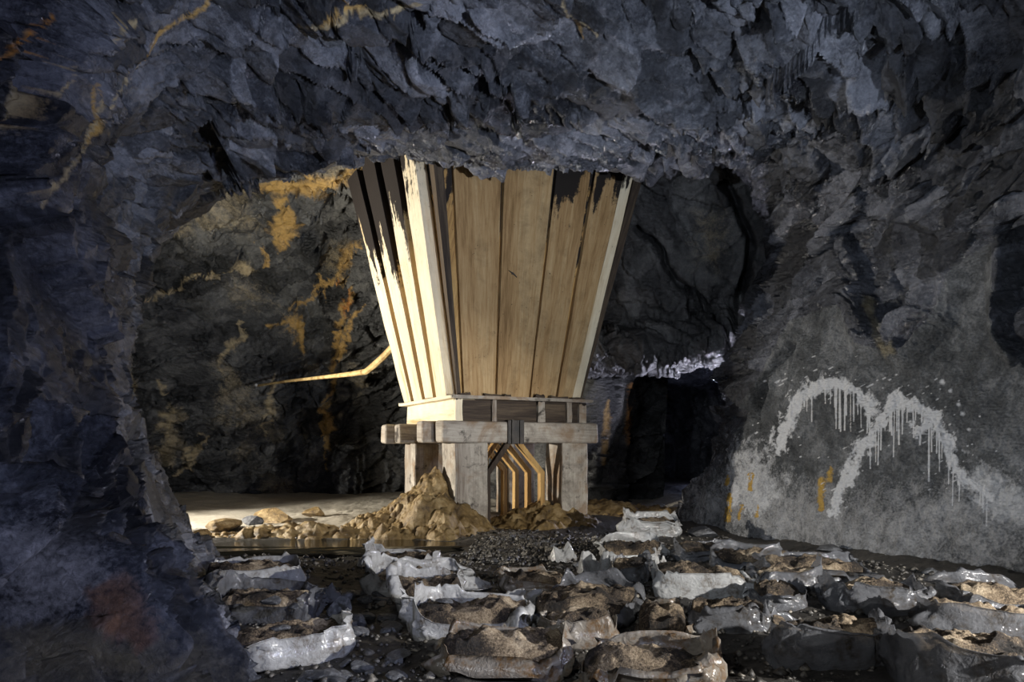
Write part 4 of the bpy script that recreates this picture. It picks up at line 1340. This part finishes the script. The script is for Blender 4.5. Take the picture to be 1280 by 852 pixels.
# crumpled film lying loose
def crumple(name, px_, py_, wpx, hpx, seed, film, label, yaw=0.0, peak=.0):
    g_ = gnd(px_, py_)
    a = wpx / 2 / F * g_.y
    hh = hpx / F * g_.y * .85
    n = 44
    x = np.linspace(-1, 1, n)
    X, Y = np.meshgrid(x, x)
    r = np.maximum(np.abs(X) ** 1.6 + np.abs(Y) ** 1.6, 0)
    q, e = facet(X, Y, .55, seed, .5, 1.3, cont=True)
    q2, e = facet(X, Y, .22, seed + 1, 1.1, 1.5, cont=True)
    rx_ = np.random.default_rng(seed)
    kx = np.interp(x, np.linspace(-1, 1, 8), np.concatenate([[0], rx_.uniform(.35, 1.0, 6), [0]]))
    ky = np.interp(x, np.linspace(-1, 1, 6), np.concatenate([[0], rx_.uniform(-.2, .2, 4), [0]]))
    Z = hh * kx[None, :] * np.clip(1 - np.abs(Y + ky[None, :] * 2) ** .9 * 1.1, 0, 1) + .16 * hh * q + .09 * hh * q2
    Z = np.maximum(Z, .01)
    k = 1 - .25 * np.clip(r - 1, 0, 1)
    me = mesh_np(name, np.stack([X * a * k, Y * min(a, .35) * k, Z], -1), grid_faces(n, n))
    o = link(name, me, FILM[film])
    o.location = (g_.x, g_.y, fz(g_.x, g_.y) + .0)
    o.rotation_euler = (0, 0, yaw)
    so = o.modifiers.new('thickness', 'SOLIDIFY')
    so.thickness = .004
    tag(o, label, 'plastic film')
    return o
crumple('plastic_film', 703, 698, 36, 30, 181, 'w', 'small pointed scrap of white film on the gravel', .3)
crumple('plastic_film', 744, 716, 46, 36, 183, 'w', 'larger crumpled white film right of the small pointed scrap', -.2)
crumple('plastic_film', 592, 732, 44, 26, 185, 'w', 'white film flap standing beside the sack with tall left side', .9)
crumple('plastic_film', 655, 752, 62, 28, 187, 'w', 'long glinting film draped right of the heaped tan sack', -.5)
crumple('plastic_film', 415, 752, 34, 30, 189, 'c', 'dark shiny film glinting beside the slate blocks', .8)
crumple('plastic_film', 455, 708, 18, 12, 191, 'w', 'tiny white film knot left of the row of three sacks', .2)
crumple('plastic_film', 735, 632, 60, 10, 193, 'w', 'flat white film strip behind the right hopper post', .2)
crumple('plastic_film', 822, 636, 26, 14, 195, 'w', 'white film scrap on the bank in front of the tunnel', .1)
crumple('plastic_film', 708, 832, 40, 14, 197, 'c', 'small glinting film between the two rust-stained sacks', .4)
crumple('plastic_film', 800, 640, 30, 8, 198, 'w', 'thin white film sliver behind the farthest sack', -.2)

# loose stones between the sacks
rs = random.Random(77)
def free(x, y, m_=.0):
    for (bx_, by_, a, b_) in BAGXY:
        if abs(x - bx_) < a + m_ and abs(y - by_) < b_ + m_:
            return False
    return True
cnt = 0
while cnt < 120:
    zone = rs.choice([0, 0, 1, 2, 2, 3])
    pxx, pyy = [(rs.uniform(385, 500), rs.uniform(735, 850)), (rs.uniform(580, 700), rs.uniform(672, 705)), (rs.uniform(700, 850), rs.uniform(685, 745)), (rs.uniform(850, 1250), rs.uniform(680, 740))][zone]
    g_ = gnd(pxx, pyy)
    if not free(g_.x, g_.y, .05):
        if rs.random() < .97:
            continue
    s = rs.uniform(.035, .10)
    o = put_stone('slate_stone', SM[cnt % len(SM)], g_.x, g_.y, (s * rs.uniform(.9, 1.5), s, s * rs.uniform(.7, 1.1)), rs.uniform(0, 6.3), None, rs.uniform(-.3, .3))
    zn_ = ['small dark slate stone on the mud beside the leftmost sacks', 'small slate stone in the gravel in front of the hopper', 'small slate stone among the sacks right of the crumpled white film', 'small dark slate stone near the foot of the buttress'][zone]
    tag(o, zn_, 'stone', ['slate stones by the leftmost sacks', 'slate stones in the gravel before the hopper', 'slate stones among the middle sacks', 'slate stones at the buttress foot'][zone])
    cnt += 1
# stones lying on the compost of the left sacks
for (pxx, pyy, z, s, lab) in [(338, 752, .27, .09, 'grey stone lying on compost in the middle left sack'), (372, 757, .25, .07, 'pale oval stone lying on compost in the middle left sack'),
                         (352, 785, .22, .075, 'grey angular stone on the back of the front left sack'), (556, 752, .26, .07, 'flat blue-grey stone in the nearest sack of the row')]:
    g_ = gnd(pxx, pyy, z)
    o = put_stone('slate_stone', SM[int(s * 1000) % 7], g_.x, g_.y, (s * 1.3, s, s * .8), pxx, z - .01)
    tag(o, lab, 'stone')

# gravel: thousands of chips, one object
rg = np.random.default_rng(5)
ng = 9000
gy_ = np.where(rg.random(ng) < .55, rg.uniform(4.6, 9.5, ng), rg.uniform(9.0, 13.2, ng))
gx_ = rg.uniform(-.62, .62, ng) * gy_ 
dense = rg.random(ng) < .22
gx_ = np.where(dense, rg.normal(.05, .75, ng), gx_)
gy_ = np.where(dense, rg.normal(10.7, .55, ng), gy_)
ok = (gx_ > np.interp(gy_, [4.5, 6.8, 8.7, 10, 13.5], [-1.5, -2.7, -3.6, -4.2, -5.2])) & (gx_ < np.interp(gy_, [4.5, 8, 10, 12, 14], [6.4, 5.4, 4.5, 3.6, 3.2])) & ~((np.abs(gx_ + 2.9) < 2.3) & (np.abs(gy_ - 11.0) < 1.0))
gx_, gy_ = gx_[ok], gy_[ok]
ng = len(gx_)
sz = np.where(dense[ok], rg.uniform(.02, .055, ng), rg.uniform(.008, .028, ng) * rg.choice([1, 1, 1, 1.8], ng))
octa = np.array([(1, 0, 0), (0, 1, 0), (-1, 0, 0), (0, -1, 0), (0.2, .1, .8), (0, 0, -.8)], float)
jt = rg.uniform(.6, 1.35, (ng, 6, 3))
rot = rg.uniform(0, 6.28, ng)
v = octa[None] * jt * sz[:, None, None]
cr_, sr_ = np.cos(rot)[:, None], np.sin(rot)[:, None]
vx, vy = v[..., 0] * cr_ - v[..., 1] * sr_, v[..., 0] * sr_ + v[..., 1] * cr_
gz_ = floor_h(gx_, gy_)
VV = np.stack([vx + gx_[:, None], vy + gy_[:, None], v[..., 2] + gz_[:, None] + sz[:, None] * .35], -1)
tr0 = np.array([(0, 1, 4), (1, 2, 4), (2, 3, 4), (3, 0, 4), (1, 0, 5), (2, 1, 5), (3, 2, 5), (0, 3, 5)])
TT = (tr0[None] + (np.arange(ng) * 6)[:, None, None]).reshape(-1, 3)
o = link('gravel', mesh_np('gravel', VV, None, TT), M['gravel'])
tag(o, 'dark gravel chips scattered over the mine floor', 'gravel', None, 'stuff')
